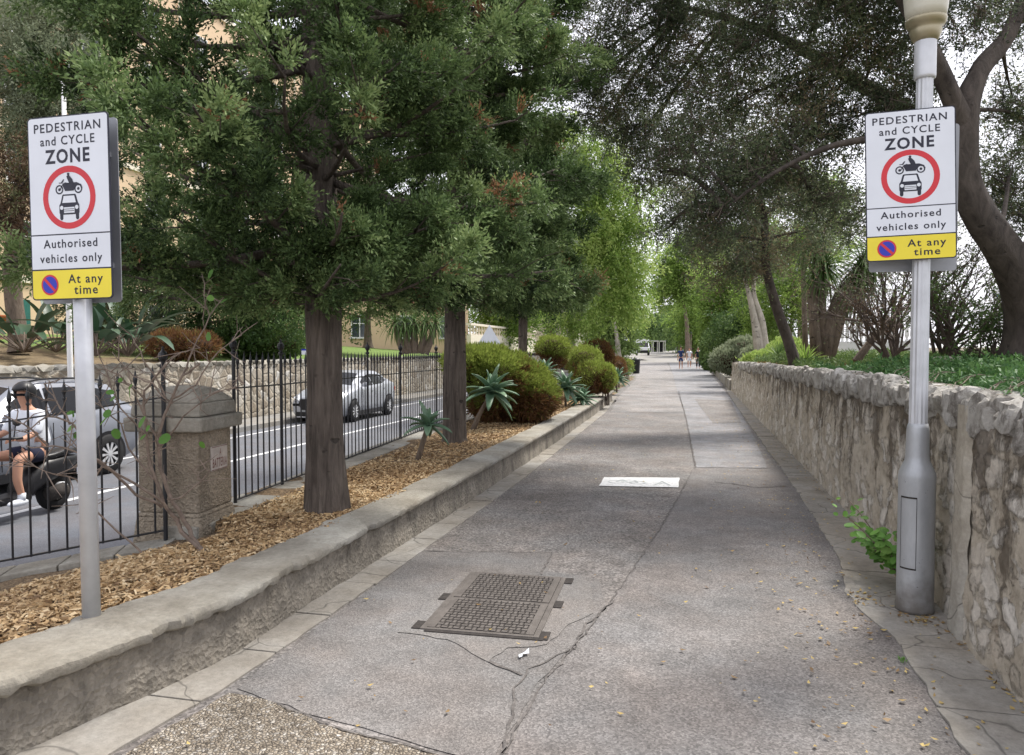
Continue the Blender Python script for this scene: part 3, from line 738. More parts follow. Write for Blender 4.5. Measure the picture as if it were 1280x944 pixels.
# left sign post
sp = empty('sign_post', (-2.775, 2.98, .24), 'plain round grey post in the wood chips carrying a pedestrian and cycle zone sign', 'sign post', 'pedestrian zone signs')
sp.rotation_euler = (0, R_(-.55), 0)
b = MB(); b.tube([(0,0,0),(0,0,2.36)], .040, 20); b.build('pole', M['galv'], sp, smooth=False)
for p in sp.children[-1].data.polygons: p.use_smooth = len(p.vertices) == 4
b = MB(); b.lathe([(.0405,2.36),(.0405,2.375),(.03,2.385),(.001,2.39)], n=20); b.build('cap', M['galv'], sp, smooth=True)
make_sign(sp, .445, .845, 1.595, -.060); back_plate(sp, .445, .86, 1.585, .040, -.04)
for zz in (1.77, 2.28): b = MB(); b.lathe([(.041,zz-.012),(.046,zz-.012),(.046,zz+.012),(.041,zz+.012)], n=20); b.box(-.11, -.058, zz-.012, .11, -.044, zz+.012); b.build('clamp', M['galv'], sp)
# lamp post with the second sign
lp = empty('lamp_post', (1.335, 4.99, .012), 'fluted grey lamp post with wide round base and zone sign beside the stone wall', 'lamp post')
b = MB(); b.lathe([(.105,0),(.108,.02),(.104,.05),(.102,.76),(.104,.82),(.101,.85),(.084,.89),(.070,.92),(.066,.95),(.064,1.07),(.061,1.12),(.054,1.145)], n=32)
o = b.build('post_base', M['lamp_grey'], lp, smooth=True)
b = MB(); vs = []; zz = [1.13, 1.6, 2.2, 2.8, 3.22]; n = 48
for i, z in enumerate(zz):
    r0 = .053-.006*(i/4)
    for j in range(n):
        r = r0*(1-.10*(1 if j % 4 in (2,) else 0)-.05*(1 if j % 4 in (1, 3) else 0)); a = 2*math.pi*j/n; vs.append((r*math.cos(a), r*math.sin(a), z))
b.add(vs, [(i*n+j, i*n+(j+1) % n, (i+1)*n+(j+1) % n, (i+1)*n+j) for i in range(4) for j in range(n)])
b.build('fluted_shaft', M['galv'], lp)
b = MB(); b.lathe([(.05,3.2),(.058,3.205),(.060,3.22),(.060,3.42),(.055,3.44)], n=28); b.build('collar', M['galv'], lp, smooth=True)
b = MB()
for a0, a1 in ((-2.75, -1.80),):
    for (s0, s1, h0, h1) in ((a0, a0+.03, .27, .71), (a1-.03, a1, .27, .71), (a0, a1, .27, .28), (a0, a1, .70, .71)):
        vs = []; m = 8
        for i in range(m+1):
            a = s0+(s1-s0)*i/m
            for h in (h0, h1): vs.append((.1045*math.cos(a), .1045*math.sin(a), h))
        b.add(vs, [(2*i, 2*i+2, 2*i+3, 2*i+1) for i in range(m)])
b.build('service_door', M['castdark'], lp)
b = MB(); b.lathe([(.06,3.42),(.075,3.44),(.088,3.48),(.082,3.50),(.10,3.51),(.112,3.535),(.112,3.55)], n=32); b.build('lamp_collar', M['brass'], lp, smooth=True)
b = MB(); b.lathe([(.105,3.55),(.115,3.60),(.135,3.80),(.150,3.95),(.150,3.97)], n=32); b.build('lamp_bowl', M['lampglass'], lp, smooth=True)
b = MB(); b.lathe([(.15,3.97),(.20,3.98),(.21,4.0),(.17,4.07),(.06,4.13),(.02,4.16),(.001,4.2)], n=32); b.build('lamp_hood', M['brass'], lp, smooth=True)
sgn = bpy.data.objects.new('zone_sign', None); C.objects.link(sgn); sgn.parent = lp; sgn.rotation_euler = (0, R_(-1.6), 0); sgn.location = (-.015, -.0, 0)
make_sign(sgn, .490, .885, 2.125, -.074)
b = MB(); plate(b, rrect(-.275, 2.07, .215, 2.95, .02), .075, .079); b.build('rear_plate', M['sign_back'], lp)
for zz in (2.32, 2.82): b = MB(); b.lathe([(.0535,zz-.014),(.060,zz-.014),(.060,zz+.014),(.0535,zz+.014)], n=20); b.box(-.12, -.070, zz-.013, .12, -.056, zz+.013); b.build('clamp', M['galv'], lp)
# ---------------------------------------------------------------- fences
post_me = picket_me = None
def fence_meshes(H):
    b = MB(); b.tube([(0,0,-.12),(0,0,H)], .0155, 8)
    b.lathe([(.0155,H-.02),(.026,H-.01),(.026,H+.005),(.014,H+.015),(.016,H+.03),(.030,H+.05),(.034,H+.07),(.028,H+.092),(.014,H+.106),(.008,H+.12),(.010,H+.128),(.001,H+.14)], n=10)
    pm = b.build('post', M['iron'])
    b = MB(); T = H-.04
    b.tube([(0,0,.02),(0,0,T-.06)], .0075, 6)
    b.lathe([(.0075,T-.10),(.013,T-.095),(.013,T-.085),(.0075,T-.08),(.0075,T-.07),(.015,T-.045),(.017,T-.03),(.010,T+.0),(.004,T+.03),(.001,T+.055)], n=6)
    km = b.build('picket', M['iron'])
    return pm, km
def along(line, s):
    for i in range(len(line)-1):
        a, c = Vector(line[i]), Vector(line[i+1]); L = (c-a).length
        if s <= L or i == len(line)-2: return a+(c-a)*min(1, s/L) if s <= L else c
        s -= L
def make_fence(label, line, H, posts, nmax, sp=.122, rails=(.06, .93)):
    f = empty('railing_fence', (line[0][0], line[0][1], line[0][2]), label, 'fence', 'black spear topped railings')
    O = Vector(line[0]); tot = sum((Vector(line[i+1])-Vector(line[i])).length for i in range(len(line)-1))
    pm, km = fence_meshes(H); pme, kme = pm.data, km.data; bpy.data.objects.remove(pm); bpy.data.objects.remove(km)
    for s in posts:
        o = link('post', pme, f); o.location = along(line, s)-O
    s = sp*.6; cnt = 0; far = MB()
    while s < tot:
        if min(abs(s-p) for p in posts) > sp*.35:
            p = along(line, s)-O
            if cnt < nmax:
                o = link('picket', kme, f); o.location = p
            else:
                b = far
                T = H-.04; b.tube([p+Vector((0,0,.02)), p+Vector((0,0,T-.06))], .0075, 4); b.lathe([(.0075,T-.08),(.015,T-.045),(.016,T-.03),(.008,T),(.001,T+.055)], c=p, n=4)
            cnt += 1
        s += sp
    if far.v: tag(far.build('picket', M['iron'], f), kind='stuff')
    for h in rails:
        b = MB(); P = [along(line, tot*k/40)-O for k in range(41)]
        n = (P[1]-P[0]).normalized(); w_ = Vector((-n.y, n.x, 0))*.012
        vs = []
        for p in P:
            for s_, z in ((1, -.006), (1, .006), (-1, .006), (-1, -.006)): vs.append(p+w_*s_+Vector((0,0,h+z)))
        b.add(vs, [(4*i+j, 4*i+(j+1) % 4, 4*i+4+(j+1) % 4, 4*i+4+j) for i in range(40) for j in range(4)]+[(0,3,2,1),(160,161,162,163)])
        b.build('rail', M['iron'], f)
    return f
make_fence('short black spear topped railing falling away to the left of the stone pillar', [(-3.72,4.70,.26),(-5.25,3.98,.0)], 1.23, [0.0, 1.68], 100, .118, (.03, 1.0))
line2 = [(-3.76,5.62,.30),(-3.86,6.53,.29),(-4.5,14.65,.28),(-4.6,44,.28)]
posts2 = [.0, .93, 3.35, 4.75]+[4.75+2.05*k for k in range(1, 17)]
make_fence('long black spear topped railing running along the road behind the trees', line2, 1.28, posts2, 98, .118, (.03, .98))
# ---------------------------------------------------------------- pillar with plaque
pc = (at(243, 655, 5.45)); PX, PY = -3.78, 5.02
pil = empty('stone_pillar', (PX, PY, .26), 'squat weathered stone gate pillar with a hipped cap and a faded plaque', 'pillar', rz=R_(6))
pil.scale = (1.13, 1.13, 1.06)
def frust(b, z0, h0, z1, h1, seg=6, j=.0):
    # square frustum with subdivided sides
    vs = []; rings = []
    for z, h in ((z0, h0), (z1, h1)):
        ring = []
        for s_ in range(4):
            a = [(-1,-1),(1,-1),(1,1),(-1,1)][s_]; c = [(1,-1),(1,1),(-1,1),(-1,-1)][s_]
            for k in range(seg): t = k/seg; ring.append(((a[0]+(c[0]-a[0])*t)*h, (a[1]+(c[1]-a[1])*t)*h, z))
        rings.append(ring)
    n = 4*seg; b.add(rings[0]+rings[1], [(i, (i+1) % n, n+(i+1) % n, n+i) for i in range(n)]+[tuple(range(n))[::-1], tuple(range(n, 2*n))])
b = MB(); frust(b, -.1, .245, .10, .225); frust(b, .10, .225, .13, .215); frust(b, .13, .215, .70, .212)
b.build('shaft', M['pillar'], pil, bevel=.012)
b = MB(); frust(b, .70, .272, .80, .275); frust(b, .803, .245, .90, .235); frust(b, .90, .235, .985, .15); frust(b, .985, .15, 1.01, .06)
b.build('cap', M['coping'], pil, bevel=.014)
b = MB(); b.box(-.105+.03, -.2265, .40, .105+.03, -.214, .575); pq = b.build('plaque', M['plaque'], pil, bevel=.004)
# the plaque sits on the face turned to the path
pq.rotation_euler = (0, 0, R_(90)); pq.location = (.0, 0, 0)
b = MB(); V, F = text_polys('BATTERIA', .01); x0 = min(v[0] for v in V); x1 = max(v[0] for v in V)
b.add([(-.062+.185*(v[0]-x0)/(x1-x0), -.2275, .425+v[1]*.062/CAPH) for v in V], F)
V, F = text_polys('A', .01); b.add([(.028+v[0]*.03, -.2275, .505+v[1]*.05/CAPH) for v in V], F)
for (xa, za, xb, zb) in ((-.07,.405,.13,.409),(-.07,.568,.13,.572)): b.add([(xa,-.2275,za),(xb,-.2275,za),(xb,-.2275,zb),(xa,-.2275,zb)], [(0,1,2,3)])
b.build('lettering', M['plaque_ink'], pq)
# ---------------------------------------------------------------- manhole cover
mh = empty('manhole_cover', (-1.17, 4.58, .012), 'rectangular double cast iron manhole cover with a studded pattern set in the asphalt', 'manhole cover', rz=R_(1.5))
mh.scale = (.93, 1, 1)
b = MB()
b.box(-.37,-.57,-.02,-.335,.55,.004); b.box(.335,-.57,-.02,.37,.55,.004); b.box(-.335,-.57,-.02,.335,-.545,.004); b.box(-.335,.53,-.02,.335,.555,.004); b.box(-.335,-.0185,-.02,.335,-.0015,.002)
b.build('frame', M['castiron'], mh, bevel=.002)
b = MB()
for sx, yy in ((-1,-.51),(1,-.53),(-1,.0),(1,.0),(1,.49)):
    b = MB(); x0 = .372*sx; x1 = (.372+.055)*sx; b.box(min(x0,x1), yy-.06, -.02, max(x0,x1), yy+.06, .0025); b.build('hinge_pocket', M['castdark'], mh, bevel=.002)
b = MB(); b.box(-.335,-.60,-.02,.4,-.572,.0015); b.build('frame_lip', M['castdark'], mh, bevel=.002)
for (y0, y1) in ((-.543, -.0195), (-.0005+.001, .528)):
    b = MB(); b.box(-.333, y0, -.02, .333, y1, 0)
    cov = b.build('cover', M['castdark'], mh)
    b = MB(); b.box(-.333,y0,.0,-.285,y1,.006); b.box(.285,y0,.0,.333,y1,.006)
    nx, ny = 15, 12; dx = .57/nx; dy = (y1-y0)/ny
    for i in range(nx):
        for j in range(ny):
            cx = -.285+dx*(i+.5); cy = y0+dy*(j+.5); b.mi = 0
            if (i+j) % 2: hx, hy = dx*.46, dy*.26
            else: hx, hy = dx*.26, dy*.46
            b.box(cx-hx, cy-hy, 0, cx+hx, cy+hy, .006)
    b.build('raised_pattern', M['castiron'], cov)
# ---------------------------------------------------------------- wood chips
def quads(Cn, D, Nn, L, W_, curl=0.0):
    """diamond leaves: centre-base C, direction D, side vector N, lengths L, widths W"""
    L = np.asarray(L).reshape(-1, 1); W_ = np.asarray(W_).reshape(-1, 1)
    up = np.cross(D, Nn)
    a = Cn; m = Cn+D*L*.45+up*L*curl; t = Cn+D*L
    V = np.stack([a, m+Nn*W_*.5, t, m-Nn*W_*.5], 1).reshape(-1, 3)
    F = np.arange(len(V), dtype=np.int32).reshape(-1, 4)
    return V, F
def nrm(v): return v/np.maximum(1e-9, np.linalg.norm(v, axis=-1, keepdims=True))
def rvec(rng, n): return nrm(rng.normal(size=(n, 3)))
def side(D, rng):
    r = rvec(rng, len(D)); return nrm(np.cross(D, r))
rng = np.random.RandomState(11)
def scatter_chips(n, y0, y1, power=1.0):
    u = rng.rand(n); y = y0+(y1-y0)*u**power
    xl = np.where(y < 4.65, np.interp(y, [.8, 4.65], [-5.0, -3.75]), np.interp(y, [4.65, 6.5, 14.65, 24], [-3.45, -3.55, -4.1, -4.15]))
    xr = np.interp(y, [.8, 2.35, 3.4, 5, 12, 24], [-3.3, -2.94, -2.66, -2.52, -2.50, -2.6])
    k = rng.rand(n); x = xl+(xr-xl)*k
    # fewer chips where bare concrete shows at the back
    keep = (k > .10) | (rng.rand(n) < .3)
    back = (y < 4.75) & (x < -3.2) & (y > 4.32+(x+3.66)*.47+.06*rng.normal(size=n)); keep &= ~back
    thin = (y < 4.75) & (x < -3.2) & (y > 4.05+(x+3.66)*.47) & (rng.rand(n) < .5); keep &= ~thin
    return x[keep], y[keep]
X1, Y1 = scatter_chips(46000, 1.8, 8); X2, Y2 = scatter_chips(26000, 8, 24)
X = np.concatenate([X1, X2]); Y = np.concatenate([Y1, Y2]); n = len(X)
Z = np.array([bedz(float(x), float(y)) for x, y in zip(X, Y)])+.004+rng.rand(n)*.022
D = rng.normal(size=(n, 3)); D[:, 2] *= .28; D = nrm(D); S = side(D, rng); S[:, 2] *= .45; S = nrm(S)
L = rng.uniform(.018, .055, n); W_ = rng.uniform(.008, .018, n)
Cn = np.stack([X, Y, Z], 1)-D*L[:, None]*.5
up = nrm(np.cross(D, S)); lo = Cn-S*W_[:, None]*.5
V = np.stack([lo, lo+D*L[:, None], lo+D*L[:, None]+S*W_[:, None]*rng.uniform(.5, 1, n)[:, None], lo+S*W_[:, None]], 1).reshape(-1, 3)
zone = np.array([mnoise.noise(Vector((x*1.1, y*1.1, 0))) for x, y in zip(X, Y)])
tint = np.clip(.52+.22*rng.normal(size=n)+.30*zone+.2*np.clip((Y-3.2)/2, -1, .4), 0, 1)
tag(np_mesh('wood_chips', V, np.arange(len(V)).reshape(-1, 4), M['chips'], tint), kind='stuff')
# fallen leaves and bits on the path
n = 950; X = rng.uniform(-2.0, 1.4, n); Y = 2.4+rng.rand(n)**1.5*16; k = rng.rand(n) < .75
X = np.where(k, np.clip(.95+rng.normal(size=n)*.35, -.5, 1.42), X)
X = np.concatenate([X, 1.38+rng.rand(200)*.08, 1.42-.2*rng.rand(50), .98+.2*rng.rand(50)]); Y = np.concatenate([Y, 3+rng.rand(200)**1.5*14, 4.7+.25*rng.rand(50), 5+.3*rng.rand(50)]); n = len(X)
D = rng.normal(size=(n, 3)); D[:, 2] *= .15; D = nrm(D); S = nrm(np.cross(D, np.tile([0, 0, 1.], (n, 1)))+rng.normal(size=(n, 3))*.15)
L = rng.uniform(.012, .042, n)
V, F = quads(np.stack([X, Y, np.full(n, .021)], 1), D, S, L, L*rng.uniform(.35, .7, n), .12)
tag(np_mesh('fallen_leaves', V, F, M['lf_dry'], np.clip(rng.rand(n)*1.1, 0, 1)), kind='stuff')
b = MB(); b.add([(-.855,3.73,.016),(-.84,3.74,.02),(-.845,3.765,.022),(-.815,3.79,.018),(-.825,3.83,.03),(-.845,3.80,.016),(-.865,3.76,.018)], [(0,1,2,6),(2,3,5,6),(3,4,5)])
tag(b.build('paper_scrap', M['sign_white']), 'torn scrap of white paper on the asphalt just in front of the manhole cover', 'litter')
# ---------------------------------------------------------------- trees
def trunk_mesh(name, parent, pts, rad, mat, sides=20, ridge=.06, seed=0, flare=.35, extra=None, sub=10):
    """smooth spline trunk with ridged bark, points in world space"""
    pts = [Vector(p) for p in pts]; P = []; Rr = []
    k = len(pts)
    for i in range(k-1):
        p0 = pts[max(i-1, 0)]; p1 = pts[i]; p2 = pts[i+1]; p3 = pts[min(i+2, k-1)]
        for s in range(sub):
            t = s/sub; q = .5*((2*p1)+(p2-p0)*t+(2*p0-5*p1+4*p2-p3)*t*t+(-p0+3*p1-3*p2+p3)*t**3)
            P.append(q); Rr.append(rad[i]+(rad[i+1]-rad[i])*t)
    P.append(pts[-1]); Rr.append(rad[-1])
    b = MB(); O = parent.location; u = None; vs = []
    for i, p in enumerate(P):
        t = (P[min(i+1, len(P)-1)]-P[max(i-1, 0)]).normalized()
        if u is None: u = t.orthogonal().normalized()
        u = (u-t*u.dot(t)).normalized(); w_ = t.cross(u); h = (p-P[0]).length
        fl = 1+flare*math.exp(-h/.16)
        for j in range(sides):
            a = 2*math.pi*j/sides
            r = Rr[i]*(fl+ridge*1.6*mnoise.noise(Vector((math.cos(a)*2.2, math.sin(a)*2.2, h*.7+seed)))+ridge*mnoise.noise(Vector((math.cos(a)*6, math.sin(a)*6, h*1.5+seed)))+flare*.6*math.exp(-h/.2)*mnoise.noise(Vector((math.cos(a)*2.5, math.sin(a)*2.5, seed))))
            vs.append(p+(u*math.cos(a)+w_*math.sin(a))*r-O)
    n = sides; m = len(P)
    b.add(vs, [(i*n+j, i*n+(j+1) % n, (i+1)*n+(j+1) % n, (i+1)*n+j) for i in range(m-1) for j in range(n)]+[tuple(range((m-1)*n, m*n))])
    if extra: b.add([Vector(v)-O for v in extra.v], extra.f)
    return b.build(name, mat, parent, smooth=True)
def bez(a, c, bend, n=5):
    a = Vector(a); c = Vector(c); m = (a+c)/2+Vector(bend); return [a*(1-t)**2+m*2*t*(1-t)+c*t*t for t in [k/n for k in range(n+1)]]
def sprays(rng, Cn, D, K, m, twl, ll, lw, spread=.8, lspread=.55, droop=0, ptint=None):
    Mn = len(Cn)
    d = nrm(np.repeat(D, K, 0)+spread*rng.normal(size=(Mn*K, 3))*.6+np.array([0, 0, -droop])); c = np.repeat(Cn, K, 0)
    tl = twl*rng.uniform(.5, 1.2, (Mn*K, 1))
    t = (np.arange(m)+.5)/m
    P = c[:, None, :]+d[:, None, :]*tl[:, None]*t[None, :, None]+rng.normal(size=(Mn*K, m, 3))*twl*.05
    dd = nrm(np.repeat(d[:, None, :], m, 1)+lspread*rng.normal(size=(Mn*K, m, 3)))
    P = P.reshape(-1, 3); dd = dd.reshape(-1, 3); n = len(P)
    L = ll*rng.uniform(.6, 1.3, n); V, F = quads(P, dd, side(dd, rng), L, lw*rng.uniform(.7, 1.3, n), .08)
    tt = np.tile(t, Mn*K)
    pt = np.repeat(ptint if ptint is not None else np.full(Mn, .5), K*m)
    tint = np.clip(pt+.12*rng.normal(size=n)+.22*(tt-.5), 0, .97)
    return V, F, tint, (c, c+d*tl)
def tri_twigs(A, B, r0=.006, r1=.002):
    """many thin three-sided twigs"""
    A = np.asarray(A); B = np.asarray(B); d = nrm(B-A); s = nrm(np.cross(d, np.tile([.3, .2, .93], (len(A), 1)))); u = np.cross(d, s)
    vs = []
    for k in range(3):
        a = 2*math.pi*k/3; o = s*math.cos(a)+u*math.sin(a); vs += [A+o*r0, B+o*r1]
    V = np.stack(vs, 1).reshape(-1, 3); n = len(A); base = (np.arange(n)*6)[:, None]
    F = np.concatenate([base+np.array([0, 2, 3, 1]), base+np.array([2, 4, 5, 3]), base+np.array([4, 0, 1, 5])])
    return V, F
def cypress(label, base, top, rmax, tr, seed, nl, zlow, K=9, m=8, lean=(0, 0), ll=.06, lw=.02, twl=.2, gap=None, nb=0, zfrac=.25, side_bias=None, dens=1.0, zcut=2.0, rfun=None, sightcut=None):
    rng = np.random.RandomState(seed); rd = random.Random(seed)
    t = empty('cypress_tree', base, label, 'tree', 'dark conifers in the mulch bed')
    bx, by, bz = base; H = top-bz
    tp = [(bx, by, bz-.1), (bx+lean[0]*.25, by+lean[1]*.25, bz+H*.25), (bx+lean[0]*.6, by+lean[1]*.6, bz+H*.55), (bx+lean[0], by+lean[1], top)]
    extra = MB(); Cs = []; Ds = []; Ts = []; TW = []
    def axis(z):
        f = max(0, min(1, (z-bz)/H)); return Vector((bx+lean[0]*f, by+lean[1]*f, z))
    def plume(pos, pd, pl_, tint0):
        gp = mnoise.noise(Vector(pos)*1.25+Vector((seed, 0, 0)))
        if gp < -.20 and rd.random() < .85:
            if rd.random() < .5: extra.tube([pos, pos+pd*pl_*.5, pos+pd*pl_*.8+Vector((0, 0, -.04))], [.007, .004, .002], 4)
            return
        tint0 += .16*mnoise.noise(Vector(pos)*.9+Vector((0, seed, 0)))
        if pos.z+min(0, pd.z*pl_) < zcut+.12*math.sin(pos.x*5+pos.y*3): return
        extra.tube([pos, pos+pd*pl_*.8], [.008, .003], 4)
        for c in range(max(6, int(26*pl_/.6))):
            s = rd.random(); rad = .15*math.sin(math.pi*min(1, .25+.75*s))**.7*(1.15-s*.5)
            off = Vector((rd.gauss(0, 1), rd.gauss(0, 1), rd.gauss(0, 1))); off = (off-pd*off.dot(pd)).normalized()*rad*rd.uniform(.3, 1)
            Cs.append(pos+pd*pl_*s+off*.8); Ds.append((pd*.9+off.normalized()*.8+Vector((0, 0, .3))).normalized()); Ts.append(1.4 if rd.random() < .006 else tint0+.12*(s-.5)+rd.gauss(0, .06))
    for i in range(nl):
        f = (i+rd.random())/nl; z = zlow+(top-zlow)*f*.97; a = i*2.39996+rd.uniform(-.5, .5)
        prof = (1-f)**.55*min(1, .72+f*2.5) if rfun is None else rfun(z)
        Lb = rmax*prof*rd.uniform(.6, 1.12)
        if side_bias: Lb *= 1+side_bias[2]*(math.cos(a)*side_bias[0]+math.sin(a)*side_bias[1])
        Lb = max(.35, Lb)
        s0 = axis(z-.15*Lb); dirn = Vector((math.cos(a), math.sin(a), 0)); e = s0+dirn*Lb+Vector((0, 0, Lb*rd.uniform(-.30, .34))); e.z = max(e.z, zcut+.25+.5*rd.random()*(e.z < zcut+.25)); s0.z = max(s0.z, zcut+.15)
        P = bez(s0, e, dirn.cross(Vector((0, 0, 1)))*rd.uniform(-.2, .2)+Vector((0, 0, -.12*Lb)), 6)
        r = tr*.22*min(1.4, Lb/rmax+.2)
        extra.tube(P, [r*(1-.8*k/6) for k in range(7)], 6)
        # plumes along the limb
        npl = max(2, int(Lb*4.2*dens))
        for q in range(npl):
            tt = .15+.85*(q+rd.random())/npl; pos = P[min(5, int(tt*6))].lerp(P[min(6, int(tt*6)+1)], tt*6 % 1)
            sd = dirn.cross(Vector((0, 0, 1)))*rd.uniform(-1, 1)
            pd = (dirn*.8+sd*.95*(1 if tt < .9 else .4)+Vector((0, 0, rd.uniform(-.35, .6)))).normalized()
            plume(pos, pd, rd.uniform(.30, .68)*(.6+.4*min(1, Lb/rmax)), .52+rd.gauss(0, .20))
    for i in range(nb):                     # short shoots close to the trunk
        z = zlow+.2+(min(top, 7.5)-zlow)*rd.random(); a = rd.uniform(0, 6.283); c0 = axis(z); dv = Vector((math.cos(a), math.sin(a), rd.uniform(-.2, .5))).normalized()
        e = c0+dv*rd.uniform(.35, .9); extra.tube([c0, e], [.02, .008], 5); plume(e-dv*.1, dv, rd.uniform(.3, .5), .45+rd.gauss(0, .15))
    trunk_mesh('trunk', t, tp, [tr, tr*.86, tr*.6, tr*.15], M['bark_cypress'], 36, .14, seed, .3, extra)
    Cn = np.array([tuple(c) for c in Cs]); D = np.array([tuple(d) for d in Ds]); T = np.array(Ts)
    V, F, ti, _ = sprays(rng, Cn, D, K, m, twl, ll, lw, spread=.75, lspread=.42, ptint=T)
    dead = np.repeat(T > 1, K*m); ti = np.where(dead, 1.0, np.minimum(ti, .93))
    print(label[:20], len(F))
    np_mesh('crown', V-np.array(base), F, M['lf_cypress'], ti, t)
    # small round cones
    return t
B1 = (-2.86, 5.53, .30); B2 = (-3.27, 10.14, .30); B3 = (-3.5, 15.6, .28)
cypress('nearest conifer with a thick knotted trunk just behind the stone pillar', B1, 8.8, 2.15, .155, 4, 150, 1.95, K=7, m=9, nb=80, zcut=1.86, lean=(-.15, .1), side_bias=(-.9, -.1, .05), ll=.036, lw=.0135, twl=.15)
cypress('second conifer with a slimmer dark trunk behind the small leaning agave', B2, 12.0, 2.05, .155, 9, 160, 2.1, K=6, m=8, nb=60, zcut=2.15, lean=(.1, 0), side_bias=(.9, -.2, .04), ll=.052, lw=.019, twl=.20)
cypress('third conifer furthest along the bed, beside the round clipped shrubs', B3, 11.0, 1.45, .10, 15, 90, 2.4, K=6, m=6, nb=30, zcut=2.4, ll=.08, lw=.03, twl=.26, lean=(0, .2))
def foliage_tree(name, label, cat, base, trunks, blobs, bmat, lmat, seed, leaf=(.05, .022), ncl=10, K=7, m=6, twl=.28, tint=(.45, .15), group=None, droop=0, conn=.05, spread=.9, clr=.8, twigmul=0, sides=14, cr=.9, flare=.3, ridge=.08):
    """trunks: list of (points, radii); blobs: (centre, (rx,ry,rz), n_clusters)"""
    rng = np.random.RandomState(seed); rd = random.Random(seed)
    t = empty(name, base, label, cat, group); O = np.array(base)
    nodes = [Vector(p) for pts, _ in trunks for p in pts[len(pts)//3:]]
    dense = []
    for pts, _ in trunks:
        for i in range(len(pts)-1):
            if i+1 >= len(pts)/3:
                for k in range(4): dense.append(Vector(pts[i]).lerp(Vector(pts[i+1]), k/4))
        dense.append(Vector(pts[-1]))
    ex = MB(); Cs = []; Ds = []; Ts = []; A = []; Bq = []
    for (c, r, nc) in blobs:
        c = Vector(c); nd = min(dense, key=lambda q: (q-c).length+max(0, q.z-c.z)*.6)
        mid = (nd+c)/2; P = bez(nd, c, (rd.uniform(-.15, .15)*(c-nd).length, rd.uniform(-.15, .15)*(c-nd).length, .12*(c-nd).length), 6)
        L = (c-nd).length; rr = conn*min(1.6, .35+L*.35)
        if L > .1: ex.tube(P, [rr*(1-.7*k/6) for k in range(7)], 7)
        bt = rd.gauss(tint[0], tint[1]*.8)
        for k in range(nc):
            v = Vector((rd.gauss(0, 1), rd.gauss(0, 1), rd.gauss(0, 1))).normalized()*rd.random()**.45
            p = c+Vector((v.x*r[0], v.y*r[1], v.z*r[2])); s = P[rd.choice([3, 4, 5, 6])]
            Q = bez(s, p, (rd.uniform(-.1, .1), rd.uniform(-.1, .1), rd.uniform(0, .12)), 3)
            if k % 2 == 0 or twigmul: ex.tube(Q, [rr*.28, rr*.2, rr*.14, rr*.08], 4, cap=False)
            dr = (p-s).normalized() if (p-s).length > .01 else Vector((0, 0, 1)); tv = bt+rd.gauss(0, tint[1])
            Ts.append(tv); Cs.append(tuple(p)); Ds.append(tuple(dr))
    Cn = np.array(Cs); D = np.array(Ds); T = np.array(Ts)
    # leaves gathered in little clumps around each cluster point
    sub = ncl; n = len(Cn)
    C2 = np.repeat(Cn, sub, 0)+rng.normal(size=(n*sub, 3))*cr*.35; D2 = nrm(np.repeat(D, sub, 0)*.5+rng.normal(size=(n*sub, 3))*.7+np.array([0, 0, -droop]))
    T2 = np.repeat(T, sub)+rng.normal(size=n*sub)*.06
    V, F, ti, tw = sprays(rng, C2, D2, K, m, twl, leaf[0], leaf[1], spread, clr, droop, T2)
    for i, (pts, rad) in enumerate(trunks):
        if i == 0: trunk_mesh('trunk', t, pts, rad, bmat, sides, ridge, seed, flare, ex)
        else: trunk_mesh('trunk', t, pts, rad, bmat, sides, ridge, seed+i, 0 if i else flare)
    if twigmul:
        idx = rng.rand(len(tw[0])) < twigmul; TV, TF = tri_twigs(tw[0][idx]-(tw[1][idx]-tw[0][idx])*.7, tw[1][idx], .005, .002)
        np_mesh('twigs', TV-O, TF, M['twig_dark'] if bmat is M['bark_dark'] else M['twig'], None, t)
    print(label[:28], len(F))
    np_mesh('crown', V-O, F, lmat, ti, t)
    return t
# big spreading evergreen on the right bank
b0 = at(1283, 452, 9.3)
tr1 = [tuple(at(1278, 470, 9.3)), tuple(at(1287, 400, 9.2)), tuple(at(1268, 335, 9.0)), tuple(at(1225, 270, 8.8)), tuple(at(1205, 215, 8.7)), tuple(at(1207, 140, 8.6)), tuple(at(1222, 95, 8.69)), tuple(at(1245, 60, 8.8))]
tr2 = [tuple(at(1207, 140, 8.6)), tuple(at(1225, 90, 8.7)), tuple(at(1262, 40, 8.9)), tuple(at(1300, -60, 9.2))]
tr3 = [tuple(at(1206, 160, 8.6)), tuple(at(1175, 90, 8.4)), tuple(at(1140, 20, 8.2)), tuple(at(1080, -80, 8)), tuple(at(1000, -150, 7.8))]
tr4 = [tuple(at(1203, 200, 8.7)), tuple(at(1150, 150, 9.3)), tuple(at(1060, 95, 10)), tuple(at(960, 40, 10.6)), tuple(at(860, 10, 11))]
tr5 = [tuple(at(1205, 215, 8.7)), tuple(at(1130, 178, 8.5)), tuple(at(1050, 180, 8.6)), tuple(at(970, 215, 8.8)), tuple(at(905, 262, 9.0))]
def B(x, y, d, r, n): rr = r if isinstance(r, tuple) else (r, r, r*.75); return (tuple(at(x, y, d)), rr, n)
